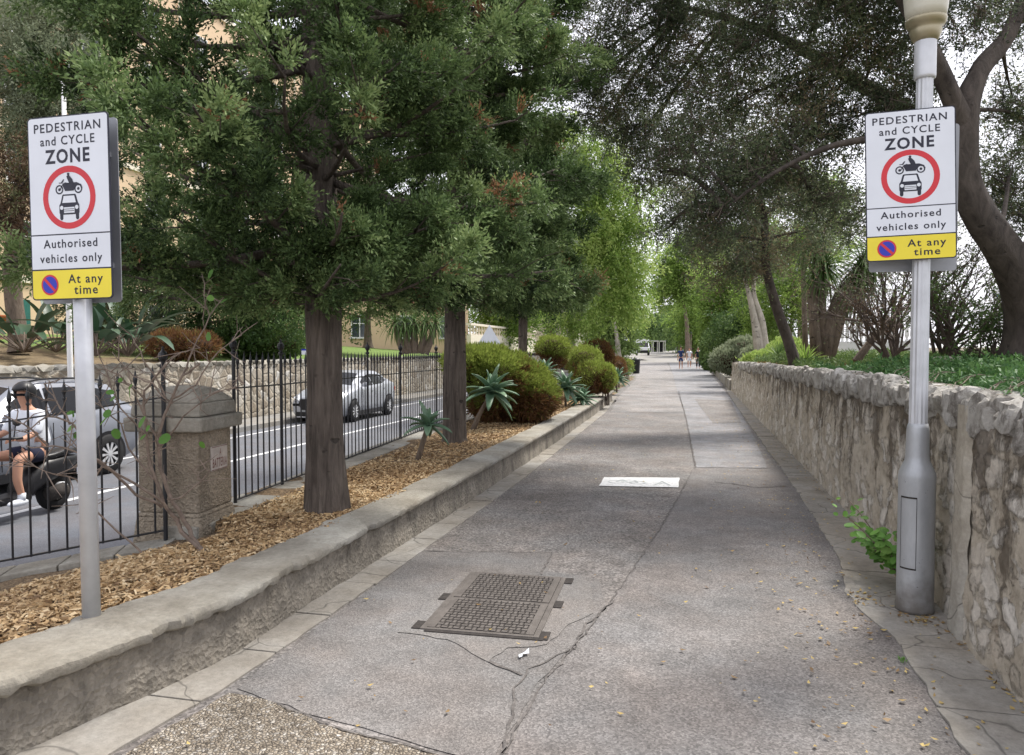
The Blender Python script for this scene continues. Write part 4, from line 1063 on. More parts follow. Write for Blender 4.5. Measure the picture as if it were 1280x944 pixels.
bl = [B(820,10,11,.9,26), B(760,60,11.5,.6,15), B(850,90,11,.65,18), B(930,40,10.5,.9,26), B(905,140,10.5,.55,14), B(1000,110,10,.6,16), B(1020,20,9.6,.9,26), B(980,180,9.5,.5,13), B(930,215,9.4,.5,13), B(1060,150,9.5,.5,13),
      B(1100,60,9.2,.7,20), B(1080,-40,8.8,.9,24), B(1180,-10,8.6,.8,18), B(1240,-50,9.2,.9,18), B(1290,30,9.3,.55,10), B(1260,215,10,.45,9), B(1290,260,10,.5,11), B(1285,150,10,.4,7), B(1010,240,9.8,.45,9), B(1120,110,9.4,.45,10),
      B(880,-60,10.5,1.2,26), B(740,-20,11.5,.9,20), B(985,-90,9.5,1.2,24), B(870,190,9.6,.4,9), B(1265,120,9.8,.3,5), B(890,270,9.4,.35,8), B(790,120,11.3,.45,10), B(700,-30,12,.5,9), B(1300,340,9.8,.3,5), B(1060,270,10.2,.3,6), B(825,215,11,.4,9), B(795,175,11.5,.4,8), B(760,150,12,.4,8), B(840,280,11.5,.35,7), B(735,110,12,.4,8)]
foliage_tree('spreading_evergreen', 'big dark evergreen with a curved trunk at the right edge, boughs over the path', 'tree', tuple(at(1278, 465, 9.3)),
    [(tr1, [.28, .24, .21, .185, .175, .15, .11, .05]), (tr2, [.13, .11, .09, .05]), (tr3, [.12, .10, .08, .06, .03]), (tr4, [.12, .10, .08, .06, .03]), (tr5, [.05, .042, .034, .025, .015])],
    [(c, r, int(k*1.25)) for c, r, k in bl], M['bark_dark'], M['lf_dark'], 21, leaf=(.042, .018), ncl=13, K=6, m=6, twl=.26, tint=(.48, .17), conn=.04, twigmul=.18, cr=.52, ridge=.16)
# leaning small tree behind the wall
ln = [tuple(at(997, 466, 15.5)), tuple(at(985, 425, 15.5)), tuple(at(968, 375, 15.4)), tuple(at(957, 330, 15.3)), tuple(at(955, 270, 15.2)), tuple(at(945, 215, 15))]
bl = [B(900,225,15,.9,16), B(955,240,15,.8,14), B(1000,250,15.3,.7,12), B(890,300,15,.7,13), B(940,320,15,.6,11), B(860,250,15,.6,9), B(985,310,15.4,.5,8), B(900,345,15,.35,6), B(1030,290,15.6,.5,8), B(950,170,15,.9,12), B(870,190,15,.6,9)]
foliage_tree('leaning_tree', 'slender dark leaning tree hanging brownish foliage over the end of the stone wall', 'tree', tuple(at(997, 466, 15.5)),
    [(ln, [.13, .105, .095, .085, .07, .03])], bl, M['bark_dark'], M['lf_dark'], 31, leaf=(.055, .025), ncl=11, K=5, m=6, twl=.38, tint=(.62, .2), conn=.04, twigmul=.2, cr=.62)
# bright weeping trees on the left of the path
def bright(label, d, x, ybase, trunkpts, blobs, seed, lmat='lf_bright', leaf=(.13, .045), tint=(.5, .17), **k):
    base = tuple(at(trunkpts[0][0], trunkpts[0][1], d)); tp = [tuple(at(px, py, d)) for px, py in trunkpts]
    r0 = k.pop('r0', .14); rad = [r0*(1-.75*i/(len(tp)-1)) for i in range(len(tp))]
    nm = k.pop('nm', 'weeping_tree'); bm_ = k.pop('bm', M['bark_pale'])
    return foliage_tree(nm, label, 'tree', base, [(tp, rad)], [B(*q) for q in blobs], bm_, M[lmat], seed, leaf=leaf, tint=tint, **k)
bright('bright green weeping tree with a pale crooked trunk rising behind the clipped shrubs', 25, 712, 440, [(716,445),(712,412),(706,385),(716,350),(735,300),(750,240)],
    [(735,190,25,1.3,16),(765,240,25,1.2,16),(745,290,25,1.3,18),(775,320,25,1.1,15),(720,240,25,1.0,12),(750,360,25,1.1,15),(775,372,25.5,.7,10),(710,330,25,.9,10),(780,275,25,.7,9),(730,400,24.5,.7,8),(700,180,25,.7,7)], 41, droop=.6, ncl=10, K=6, m=6, twl=.6, cr=.9, conn=.04)
bright('taller light green tree further along the left side of the path', 42, 770, 440, [(772,440),(770,400),(765,350),(768,300)],
    [(755,300,42,2.0,18),(740,330,42,2,16),(768,345,42,1.7,16),(765,385,42,1.7,16),(788,388,43,.8,8),(755,400,41,1.6,12),(735,260,43,2,12)], 43, leaf=(.15, .06), droop=.35, ncl=12, K=7, m=5, twl=.7, cr=1.4, nm='broadleaf_tree')
bright('dense leafy green tree low over the left edge of the path beyond the clipped shrubs', 33, 770, 440, [(772,446),(772,430),(770,415),(768,400)],
    [(765,405,34,.8,14),(770,428,34,.7,14),(755,390,34,.9,12)], 44, lmat='lf_mid', tint=(.72, .15), leaf=(.16, .06), ncl=9, K=6, m=5, twl=.5, cr=.9, nm='broadleaf_tree')
# far trees at the end of the path and on the right
far = [('low hazy tree behind the shelter at the very end of the path', 165, [(815,438),(815,425),(816,415)], [(808,424,165,2.2,12),(822,416,165,2.6,14),(836,410,165,3,14),(830,428,165,2,10)], 59, 'lf_mid', (.75, .15)),
 ('round mid green tree beyond the shelter at the far end of the path', 120, [(858,440),(858,415),(858,400)], [(856,410,120,2.4,14),(862,398,120,2.4,12)], 51, 'lf_mid', (.65, .15)),
 ('bright broad tree standing behind the three walkers', 95, [(868,446),(868,410),(868,385)], [(880,402,95,3.2,18),(892,385,95,3.2,14),(872,375,95,2.6,10),(866,415,95,1.2,8)], 52, 'lf_bright', (.42, .15)),
 ('tall light green tree right of the walkers, behind the tall hedge', 62, [(905,446),(905,410),(903,380)], [(900,385,62,3,22),(925,375,62,2.6,18),(895,398,62,1.3,10),(905,350,62,2.2,12),(935,345,62,2,10)], 53, 'lf_bright', (.38, .16)),
 ('small pale green tree arching over the path end before the walkers', 88, [(860,446),(858,400),(852,370)], [(850,360,88,1.8,12),(838,345,88,1.4,9),(862,345,88,2.2,14),(828,368,88,.9,6),(850,320,88,2.0,12),(880,320,88,2.4,12)], 58, 'lf_bright', (.45, .16)),
 ('dark rounded bushy tree behind the pale twin trunks', 46, [(930,450),(928,425),(925,405)], [(925,410,46,1.6,16),(905,425,46,1.1,12),(950,400,46,1.8,16),(945,430,46,1.2,10)], 54, 'lf_mid', (.5, .16)),
 ('grey green tree far behind the three walkers', 135, [(850,440),(850,420),(850,405)], [(848,412,135,1.8,10),(852,402,135,2.0,10)], 55, 'lf_mid', (.55, .15)),
 ('yellowish green tree among the dracaenas behind the stone wall', 36, [(985,452),(988,420),(990,390)], [(985,360,36,1.5,14),(960,375,36,1.3,12),(1010,370,36,1.4,12),(975,410,36,1.1,10),(1040,300,36,1.6,12),(1000,320,36,1.4,10)], 56, 'lf_bright', (.45, .18)),
 ('pale green tree seen through the boughs above the leaning tree', 44, [(1000,452),(1000,380),(1000,300)], [(960,280,44,2.2,12),(1010,240,44,2.2,10),(1050,250,44,1.8,9),(925,300,44,1.8,9)], 57, 'lf_bright', (.4, .18))]
for lab, d, tp, bl, sd, lm, ti in far:
    lf = .0036*d; bright(lab, d, 0, 0, tp, bl, sd, lmat=lm, leaf=(lf, lf*.45), tint=ti, ncl=12, K=7, m=5, twl=.016*d, cr=.026*d, r0=.004*d, nm='broadleaf_tree', bm=M['bark_brown'])
# pale twin trunks
for lab, pts, r0, sd, bl in (('pale bare trunk bending left, left one of the pair above the flowering bushes', [(952,452),(945,410),(938,375),(930,345)], .22, 61, [(925,330,30,.9,8),(940,310,30,.9,8)]),
                     ('pale twisted trunk leaning right, right one of the pair above the flowering bushes', [(957,452),(953,405),(942,365),(948,330)], .18, 62, [(960,320,30,.9,8),(975,300,30,.9,7)])):
    bright(lab, 30, 0, 0, pts, bl, sd, lmat='lf_dark', leaf=(.12, .05), tint=(.6, .15), ncl=9, K=5, m=5, twl=.5, cr=.9, r0=r0, nm='pale_tree')
# trees across the road
foliage_tree('olive_tree', 'grey green feathery tree at the upper left beyond the road', 'tree', tuple(at(25, 440, 20)),
   [([tuple(at(25,440,20)), tuple(at(15,330,20)), tuple(at(30,200,20)), tuple(at(40,100,20))], [.25,.2,.15,.08])],
   [B(20,60,19.5,1.4,22), B(60,100,19.5,1.2,20), B(0,130,19.5,1.3,20), B(75,50,20,1.0,15), B(40,160,19.5,1.1,16), B(50,20,19,1.0,14), B(110,100,20,.9,12), B(100,30,20,.8,10), B(85,140,20,.9,9), B(10,0,20,1.4,10), B(80,190,20,.8,7), B(120,160,21,1.1,8)], M['bark_brown'], M['lf_olive'], 71, leaf=(.09, .03), ncl=14, K=7, m=6, twl=.42, tint=(.6, .16), cr=.95)
foliage_tree('brownish_tree', 'dry brown leaved tree at the left edge below the grey green tree', 'tree', tuple(at(-30, 440, 18)),
   [([tuple(at(-30,440,18)), tuple(at(-20,330,18)), tuple(at(0,270,18))], [.2,.16,.08])],
   [B(10,250,18,.85,12), B(40,225,18,.6,9), B(25,205,18,.7,9), B(55,275,18,.35,5), B(0,280,18,.5,7), B(60,200,18,.5,7), B(-20,220,18,.9,8)], M['bark_dark'], M['lf_brown'], 72, leaf=(.08, .03), ncl=11, K=6, m=5, twl=.4, tint=(.45, .2), cr=.75)
bgt = [('dark tree on the lawn behind the second left sign plate', 24, (150,425), [(140,350,24,1.3,16),(190,350,24,1.5,18),(120,300,24,1.3,12),(170,290,24,1.2,12),(100,340,24,.8,8),(150,400,24,1.0,16),(190,410,24,.8,12),(110,395,24,.8,10)], 73, 'lf_dark', (.45,.15)),
 ('dark green bushy tree on the lawn above the dry red shrub', 26, (250,428), [(230,370,26,1.2,18),(280,360,26,1.5,20),(330,380,26,1.1,16),(250,310,26,1.6,14),(300,408,26,.8,14),(320,320,26,1.5,14),(250,405,26,.8,14),(350,405,26,.7,10)], 74, 'lf_mid', (.35,.15)),
 ('broad tree on the lawn beyond the first conifer trunk', 38, (460,430), [(450,370,38,1.6,14),(500,350,38,2,16),(540,380,38,1.3,10),(420,340,38,2,12),(480,300,38,2.4,14),(390,390,38,.9,8)], 75, 'lf_mid', (.4,.15)),
 ('light green tree far across the road between the second and third conifers', 60, (628,432), [(625,395,60,1.5,12),(645,405,60,1.2,10),(600,390,60,1.8,12),(620,350,60,2.6,12),(670,340,60,2.6,12)], 76, 'lf_bright', (.35,.15)),
 ('mid green tree far across the road behind the pale terrace', 75, (690,430), [(690,390,75,2.4,14),(665,370,75,2.4,12),(710,360,75,2.5,12),(640,330,75,3.5,14)], 77, 'lf_mid', (.6,.15))]
for lab, d, (tx, ty), bl, sd, lm, ti in bgt:
    lf = max(.07, .0042*d); bright(lab, d, 0, 0, [(tx,ty+5),(tx,ty-30),(tx+4,ty-70)], bl, sd, lmat=lm, leaf=(lf, lf*.45), tint=ti, ncl=10, K=6, m=5, twl=.02*d, cr=.038*d, r0=.006*d, nm='broadleaf_tree', bm=M['bark_brown'])
# ---------------------------------------------------------------- strap leaved plants
def strap(V, F, T, rng, c, d, L, w_, droop, n=6, fold=.25, t0=.5):
    d = Vector(d).normalized(); s = d.cross(Vector((0, 0, 1)));
    s = s.normalized() if s.length > .01 else Vector((1, 0, 0)); p = Vector(c); b0 = len(V)
    for k in range(n+1):
        t = k/n; wd = w_*min(1, .45+t*2.2)*(1-t)**.55*(1 if t < 1 else 0)+.0004; up = s.cross(d).normalized()
        V += [tuple(p-s*wd*.5+up*wd*fold), tuple(p), tuple(p+s*wd*.5+up*wd*fold)]
        p = p+d*(L/n); d = (d+Vector((0, 0, -droop/n))).normalized()
    for k in range(n):
        a = b0+3*k; F += [(a, a+1, a+4, a+3), (a+1, a+2, a+5, a+4)]; T += [t0+.25*k/n]*2
def rosette(V, F, T, rng, c, n, L, w_, tilt=(-.2, 1.2), droop=.6, axis=(0, 0, 1), seg=6):
    ax = Vector(axis).normalized(); q = ax.to_track_quat('Z', 'Y')
    for k in range(n):
        a = k*2.39996; el = tilt[0]+(tilt[1]-tilt[0])*((k+.5)/n)+rng.uniform(-.08, .08)
        d = q @ Vector((math.cos(a)*math.cos(el), math.sin(a)*math.cos(el), math.sin(el)))
        strap(V, F, T, rng, c, d, L*rng.uniform(.8, 1.1)*(1-.25*max(0, el)/1.5), w_, droop, seg, t0=rng.uniform(.3, .6))
def agave(label, base, stem, n, L, w_, seed, group='agaves in the mulch bed', axis=None, cat='agave', name='agave', mat='lf_agave', smat='bark_brown', sr=.028, droop=.6, tilt=(-.5, 1.35)):
    rd = random.Random(seed); t = empty(name, base, label, cat, group); O = Vector(base)
    V = []; F = []; T = []
    if stem:
        P = [Vector((0, 0, -.03))]+[Vector(s) for s in stem]; b = MB(); b.tube([p for q in range(len(P)-1) for p in (P[q], P[q].lerp(P[q+1], .5))]+[P[-1]], [sr*(1.2-.4*k/(2*len(P)-2))*rd.uniform(.9, 1.12) for k in range(2*len(P)-1)], 9)
        b.build('stem', M[smat], t, smooth=True); top = P[-1]; ax = axis or (P[-1]-P[-2]).normalized()
    else: top = Vector((0, 0, .03)); ax = axis or (0, 0, 1)
    rosette(V, F, T, rd, top, n, L, w_, tilt=tilt, droop=droop, axis=ax)
    o = np_mesh('leaves', V, F, M[mat], T, t, smooth=True)
    m_ = o.modifiers.new('thick', 'SOLIDIFY'); m_.thickness = w_*.06
    return t
def near(x, y, d, z): p = at(x, y, d); return (p.x, p.y, z)
agave('small agave on a thin leaning stem in the wood chips before the second conifer', (gnd(521,577,.30).x, gnd(521,577,.30).y, .30), [(.06,.02,.20),(.13,.03,.42)], 15, .36, .12, 5)
agave('larger agave on a leaning stem in front of the long clipped shrub', (gnd(590,538,.30).x, gnd(590,538,.30).y, .30), [(.12,0,.25),(.32,.02,.62)], 26, .56, .17, 6, sr=.036)
def on(x, y, d, z): p = at(x, y, d); return (p.x, p.y, z)
agave('big grey green agave rosette between the long shrub and the round shrubs', on(707,480,17.2,.3), [(.0,0,.42)], 34, .58, .16, 7)
agave('low agave rosette spilling onto the coping beside the big rosette', on(727,492,17.6,.33), [(0,0,.12)], 28, .48, .13, 8)
agave('agave rosette past the shrubs near the far end of the bed', on(771,480,27,.12), [(0,0,.45)], 28, .62, .17, 9)
agave('agave rosette behind the long clipped shrub near the railing', on(680,470,17.8,.3), [(0,0,.75)], 26, .55, .15, 10)
# yuccas and dracaenas on the right bank
def multi(label, name, cat, base, stems, n, L, w_, seed, lm='lf_mid', sr=.05, sm='bark_brown', droop=1.0, tilt=(-1.1, 1.4)):
    rd = random.Random(seed); t = empty(name, base, label, cat); O = Vector(base); V = []; F = []; T = []
    for st, r in stems:
        P = [Vector(p)-O for p in st]; b = MB(); b.tube(P, [r*(1.15-.4*k/(len(P)-1)) for k in range(len(P))], 9); b.build('trunk', M[sm], t, smooth=True)
        ax = (P[-1]-P[-2]).normalized(); rosette(V, F, T, rd, P[-1], n, L, w_, tilt, droop, ax, seg=5)
    np_mesh('leaves', V, F, M[lm], T, t)
    return t
d = 20; A_ = lambda x, y, dd=20: tuple(at(x, y, dd))
multi('spiky yucca with a bright green head on a thin trunk beside the leaning tree', 'yucca', 'yucca', A_(1007,448), [([A_(1007,448),A_(1006,400),A_(1004,340),A_(1003,305)], .07)], 90, .85, .05, 3, 'lf_bright', droop=.25, tilt=(-1.0,1.5))
multi('thick many stemmed dracaena with drooping straps left of the lamp post', 'dracaena', 'dracaena', A_(1030,452,18), [
  ([A_(1022,452,18),A_(1018,410,18),A_(1015,365,18),A_(1030,335,18)], .13), ([A_(1030,452,18),A_(1036,410,18),A_(1050,370,18),A_(1078,335,18)], .17),
  ([A_(1034,452,18),A_(1046,400,18),A_(1066,350,18),A_(1090,318,18)], .14), ([A_(1026,452,18),A_(1028,390,18),A_(1024,340,18),A_(1016,300,18)], .10), ([A_(1036,452,18),A_(1052,395,18),A_(1068,365,18),A_(1072,360,18)], .11)], 130, 1.0, .06, 4, 'lf_mid', droop=1.5, tilt=(-1.5,1.3))
multi('short yucca clump at the foot of the leaning tree', 'yucca', 'yucca', A_(1008,470,16), [([A_(1008,470,16),A_(1006,455,16)], .05)], 60, .6, .045, 14, 'lf_bright', droop=.5, tilt=(-.2,1.5))
multi('dark yucca clump low between the pale trunks and the leaning tree', 'yucca', 'yucca', A_(974,468,22), [([A_(974,468,22),A_(974,448,22)], .06)], 70, .7, .06, 15, 'lf_mid', droop=.5, tilt=(-.4,1.5))
multi('many stemmed palm lily with hanging leaves on the far lawn between the first two conifers', 'palm_lily', 'dracaena', tuple(at(518,440,32)), [([tuple(at(518+dx*.5,442,32)),tuple(at(518+dx*.8,425,32)),tuple(at(518+dx,404,32))], .16) for dx in (-24,-12,0,14,26)], 60, 1.1, .07, 16, 'lf_mid', droop=1.6, tilt=(-1.2,1.4))
# strelitzia like plants beyond the road
def paddle(label, base, n, L, w_, seed, group='big leaved plants on the lawn bank'):
    rd = random.Random(seed); t = empty('banana_like_plant', base, label, 'plant', group); V = []; F = []; T = []; b = MB()
    for k in range(n):
        a = k*2.4+rd.uniform(-.3, .3); el = rd.uniform(.35, 1.25); d = Vector((math.cos(a)*math.cos(el), math.sin(a)*math.cos(el), math.sin(el))); l = L*rd.uniform(.6, 1)
        b.tube([(0,0,0), d*l*.45], [.025,.015], 5); strap(V, F, T, rd, d*l*.4, (d+Vector((0,0,-.1))), l*.75, w_, 1.1, 7, .12, .35)
    b.build('stalks', M['greenpaint'] if False else M['bark_brown'], t); np_mesh('leaves', V, F, M['lf_paddle'], T, t)
for i, (x, y, d, L) in enumerate(((30,440,18,2.0),(120,445,17,1.9),(160,445,18,2.1),(70,440,21,2.2),(195,432,24,1.8))):
    paddle(['big dark leaved plant at the left edge of the lawn bank','big paddle leaved plant just right of the left sign post','big paddle leaved plant between the sign post and the dry shrub','big paddle leaved plant furthest back near the peach building','smaller paddle leaved plant beside the dry shrub'][i], tuple(at(x,y,d)), 17, L, .34, 80+i)
# ---------------------------------------------------------------- clipped shrubs
def shrub(label, name, base, ells, seed, mat='lf_shrub', leaf=(.075, .016), dens=1500, browns=(.5, .3), group='clipped shrubs in the bed', core='core_brown', topgreen=True, cat='shrub', stems=6, th=.12):
    rng = np.random.RandomState(seed); rd = random.Random(seed); t = empty(name, base, label, cat, group); O = Vector(base)
    b = MB(); Vs = []; Fs = []; Ts = []; off = 0
    zmin = min(c[2]-r[2] for c, r in ells); zmax = max(c[2]+r[2] for c, r in ells)
    for i, (c, r) in enumerate(ells):
        bm = bmesh.new(); bmesh.ops.create_icosphere(bm, subdivisions=4, radius=1)
        vs = []
        for v in bm.verts:
            p = v.co; q = .74+.16*mnoise.noise(p*2.2+Vector((seed, i, 0)))+.08*mnoise.noise(p*6+Vector((seed, i, 0))); vs.append((c[0]+p.x*r[0]*q-O.x, c[1]+p.y*r[1]*q-O.y, c[2]+p.z*r[2]*q-O.z))
        b.add(vs, [[v.index for v in f.verts] for f in bm.faces]); bm.free()
        area = 4*math.pi*((r[0]*r[1])**1.6+(r[0]*r[2])**1.6+(r[1]*r[2])**1.6)**(1/1.6)/3**(1/1.6)
        n = int(dens*area); u = rvec(rng, n)
        q = np.array([1+.20*mnoise.noise(Vector(tuple(a*1.8))+Vector((seed, i, 0)))+.16*mnoise.noise(Vector(tuple(a*6))+Vector((seed, i, 5)))+.06*mnoise.noise(Vector(tuple(a*15))+Vector((seed, i, 5))) for a in u])
        q = np.where(rng.rand(n) < .04, q*rng.uniform(1, 1.16, n), q)
        shell = 1-th*rng.rand(n)**1.5; P = u*np.array(r)*(q*shell)[:, None]+np.array(c)
        D = nrm(u/np.array(r)+.55*rng.normal(size=(n, 3))*.8/np.mean(r)+np.array([0, 0, .35/np.mean(r)]))
        L = leaf[0]*rng.uniform(.6, 1.4, n); V, F = quads(P, D, side(D, rng), L, leaf[1]*rng.uniform(.7, 1.3, n), .06)
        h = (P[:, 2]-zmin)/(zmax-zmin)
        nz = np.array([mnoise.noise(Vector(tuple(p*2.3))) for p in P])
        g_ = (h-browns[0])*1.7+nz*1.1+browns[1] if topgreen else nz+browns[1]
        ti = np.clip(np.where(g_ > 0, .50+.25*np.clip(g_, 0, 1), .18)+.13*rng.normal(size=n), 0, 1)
        Vs.append(V-np.array(base)); Fs.append(F+off); off += len(V); Ts.append(ti)
    co_ = b.build('inner_twigs', M[core], t, smooth=True)
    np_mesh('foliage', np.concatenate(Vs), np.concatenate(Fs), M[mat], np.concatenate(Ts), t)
    for k in range(stems):
        b = MB(); c, r = ells[k % len(ells)]; b.tube(bez((rd.uniform(-.1,.1), rd.uniform(-.1,.1), 0), (c[0]+rd.uniform(-.4,.4)*r[0]-O.x, c[1]+rd.uniform(-.4,.4)*r[1]-O.y, c[2]-r[2]*.4-O.z), (0,0,.1), 3), .018, 6); b.build('stem', M['twig_dark'], t)
    return t
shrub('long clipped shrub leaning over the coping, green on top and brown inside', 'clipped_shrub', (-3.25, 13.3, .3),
   [((-3.72,12.8,1.38),(.55,.8,.28)), ((-3.45,12.9,1.22),(.7,.9,.42)), ((-3.1,13.2,.98),(.62,.9,.50)), ((-2.85,13.3,.76),(.5,.8,.42)), ((-3.3,13.4,.65),(.7,.8,.38))], 1, dens=3200, browns=(.45, .12))
pt_ = lambda x, y, d: tuple(at(x, y, d))
shrub('small rounded shrub high behind the agave rosettes', 'clipped_shrub', on(690,470,19,.3), [(pt_(691,434,19),(.42,.42,.26)), (pt_(694,446,19),(.3,.3,.25))], 2, dens=3000, browns=(.4, .2))
shrub('brown rounded shrub, the highest at the far end of the bed', 'clipped_shrub', on(745,480,25.5,.2), [(pt_(744,441,25.5),(.56,.6,.42)), (pt_(752,452,25.5),(.45,.5,.45))], 3, dens=2200, browns=(1.2, -.2))
shrub('green and brown shrub bulging over the wall end', 'clipped_shrub', on(735,488,20.5,.3), [(pt_(730,452,21),(.46,.6,.40)), (pt_(738,472,20.5),(.48,.6,.42))], 4, dens=2800, browns=(.4, .15))
shrub('low green shrub tumbling over the end of the planter wall', 'clipped_shrub', on(757,490,20.5,.1), [(pt_(757,472,20.5),(.27,.5,.36))], 5, dens=3500, browns=(.2, .25))
shrub('sandy brown low shrub past the last agave', 'clipped_shrub', on(772,475,30,.1), [(pt_(772,460,30),(.34,.6,.42))], 6, dens=2000, browns=(1.0, -.1))
shrub('small yellow green shrub beside the black bin', 'clipped_shrub', on(784,470,37,.1), [(pt_(784,458,37),(.26,.5,.36))], 7, dens=2000, browns=(.0, .6))
shrub('dry reddish brown bush on the lawn bank across the road', 'dry_bush', tuple(at(230,442,22)), [(tuple(at(215,432,22)),(.7,.6,.42)), (tuple(at(245,432,22)),(.7,.6,.36))], 8, dens=900, leaf=(.14,.02), browns=(2, -1), group='bushes on the lawn bank')
shrub('low green bush under the trees on the lawn bank', 'dark_bush', tuple(at(320,438,27)), [(tuple(at(310,425,27)),(1.2,.9,.7)), (tuple(at(350,430,27)),(.9,.8,.5))], 9, mat='lf_mid', dens=500, leaf=(.14,.06), browns=(0, 1), group='bushes on the lawn bank')
shrub('tall narrow clipped hedge on the right beyond the walkers', 'tall_hedge', tuple(at(889,462,60)), [(tuple(at(889,445,60)),(.75,1.2,1.3)), (tuple(at(889,428,60)),(.7,1.2,1.0))], 10, mat='lf_mid', dens=260, leaf=(.22,.09), browns=(0, .9), group='bushes along the right side')
shrub('dark low bush beside the end of the pale kerb wall', 'dark_bush', tuple(at(905,466,48)), [(tuple(at(905,450,48)),(1.1,1.2,.9)), (tuple(at(920,440,48)),(1.4,1.3,1.1)), (tuple(at(935,425,48)),(1.4,1.3,1.2))], 11, mat='lf_mid', dens=260, leaf=(.2,.08), browns=(0, .3), group='bushes along the right side')
shrub('grey green flowering bush above the far end of the stone wall', 'flowering_bush', tuple(at(925,466,33)), [(tuple(at(912,450,33)),(.8,.9,.55)), (tuple(at(932,440,33)),(.9,.9,.6)), (tuple(at(955,446,31)),(.9,.9,.45))], 12, mat='lf_olive', dens=600, leaf=(.13,.06), browns=(0, .5), group='bushes along the right side')
shrub('bright green low bush behind the far end of the stone wall', 'green_bush', tuple(at(965,462,26)), [(tuple(at(960,452,26)),(.8,.9,.32)), (tuple(at(985,440,27)),(.7,.8,.45))], 13, mat='lf_bright', dens=700, leaf=(.12,.05), browns=(0, .5), group='bushes along the right side', core='core_brown')
# ground cover on the bank
rng = np.random.RandomState(77)
def cover(name, n, x0, x1, y0, y1, hgt, leaf, mat, tint0, fy=1.0, clump=1.2, thr=-.1):
    X = rng.uniform(x0, x1, n*3); Y = y0+(y1-y0)*rng.rand(n*3)**fy
    nz = np.array([mnoise.noise(Vector((x*clump, y*clump, 9))) for x, y in zip(X, Y)]); k = nz > thr; X, Y, nz = X[k][:n], Y[k][:n], nz[k][:n]; n = len(X)
    Hh = hgt*(.35+.9*np.clip(nz+.2, 0, 1)); Z = np.array([bankz(float(x), float(y)) for x, y in zip(X, Y)])+Hh*rng.rand(n)**.6
    D = nrm(rng.normal(size=(n, 3))+np.array([0, 0, .4])); L = leaf[0]*rng.uniform(.6, 1.3, n)
    V, F = quads(np.stack([X, Y, Z], 1), D, side(D, rng), L, leaf[1]*rng.uniform(.7, 1.2, n), .1)
    return tag(np_mesh(name, V, F, M[mat], np.clip(tint0+.35*nz+.15*rng.normal(size=n), 0, 1), smooth=False), kind='stuff')
cover('ground_cover', 52000, 1.82, 6.5, 3.6, 12.5, .34, (.055, .026), 'lf_cover', .5, 1.0, 1.0, -.15)
cover('low_weeds', 26000, 1.9, 7, 11, 32, .30, (.09, .03), 'lf_mid', .6, 1.0, .8, .05)
cover('dry_litter', 9000, 1.75, 4.5, 6, 22, .05, (.07, .03), 'lf_dry', .35, 1.0, .8, -.5)
# creeper leaves hanging over the wall top
rng = np.random.RandomState(5); V = []; F = []; T = []; rd = random.Random(9)
crp = empty('creeper', (1.9, 6, 1.36), 'fresh green creeper spilling over the top of the stone wall left of the lamp post', 'creeper'); Oc = crp.location
b = MB()
for k in range(22):
    y = rd.choice([rd.uniform(5.5, 8.6), rd.uniform(4.4, 5.2)]); P = [Vector((1.95-.07*q, y-.05*q*rd.uniform(.3,1.5), 1.43+.02*q-.012*q*q))-Oc for q in range(6)]
    b = MB(); b.tube(P, .003, 4); b.build('stem', M['twig'], crp)
    for p in P[1:]:
        for q in range(9):
            c = p+Vector((rd.gauss(0,.04), rd.gauss(0,.06), rd.gauss(0,.025))); strap(V, F, T, rd, c, (rd.gauss(-.3,.6), rd.gauss(0,.8), rd.gauss(.1,.5)), rd.uniform(.03,.07), .02, .6, 2, .1, rd.uniform(.2,.7))
np_mesh('leaves', V, F, M['lf_cover'], T, crp)
# twiggy shrubs against the sky
def twiggy(label, base, height, spread_, seed, n=9, leaves=800, lmat='lf_dark', group='bare twiggy shrubs behind the wall', mat='twig_dark', name='twiggy_shrub', r0=.03, lv=(.05,.025), depth=4, cat='shrub', fork=3):
    rd = random.Random(seed); rng = np.random.RandomState(seed); t = empty(name, base, label, cat, group); b = MB(); tips = []
    def grow(p, d, L, r, lev):
        Q = [p]; dd = d.copy()
        for k in range(4):
            dd = (dd+Vector((rd.gauss(0,.13), rd.gauss(0,.13), rd.gauss(.03,.08)))).normalized(); Q.append(Q[-1]+dd*L/4)
        b.tube(Q, [r*(1-.4*k/4) for k in range(5)], 5 if lev < 2 else 3, cap=False)
        tips.extend(Q[2:])
        if lev < depth:
            for k in range(fork):
                nd = (dd+Vector((rd.gauss(0,.55), rd.gauss(0,.55), rd.gauss(.05,.35)))).normalized(); grow(Q[rd.choice([2,3,4])], nd, L*rd.uniform(.55,.8), r*.55, lev+1)
    for k in range(n):
        a = rd.uniform(0, 6.28); d = Vector((math.cos(a)*spread_, math.sin(a)*spread_, 1)).normalized(); grow(Vector((rd.gauss(0,.06), rd.gauss(0,.06), -.05)), d, height*rd.uniform(.35,.5), r0, 0)
    b.build('branches', M[mat], t)
    if leaves:
        tp = np.array([tuple(x) for x in tips]); P = tp[rng.randint(0, len(tp), leaves)]+rng.normal(size=(leaves, 3))*.05; D = rvec(rng, leaves)
        V, F = quads(P, D, side(D, rng), lv[0]*rng.uniform(.6,1.3,leaves), lv[1], .1); np_mesh('leaves', V, F, M[lmat], np.clip(.55+.2*rng.normal(size=leaves), 0, 1), t)
    return t
twiggy('dark bare bush with a slanting trunk left of the lamp post', tuple(at(1115,455,12)), 1.7, .45, 1, 6, 900, lmat='lf_brown', r0=.035)
twiggy('tall dark twiggy shrub just right of the lamp post', tuple(at(1178,452,11)), 2.1, .35, 2, 9, 1800)
twiggy('leafier thin shrub leaning right of the twiggy shrub', tuple(at(1195,455,10.5)), 1.7, .7, 3, 7, 2600, lmat='lf_mid')
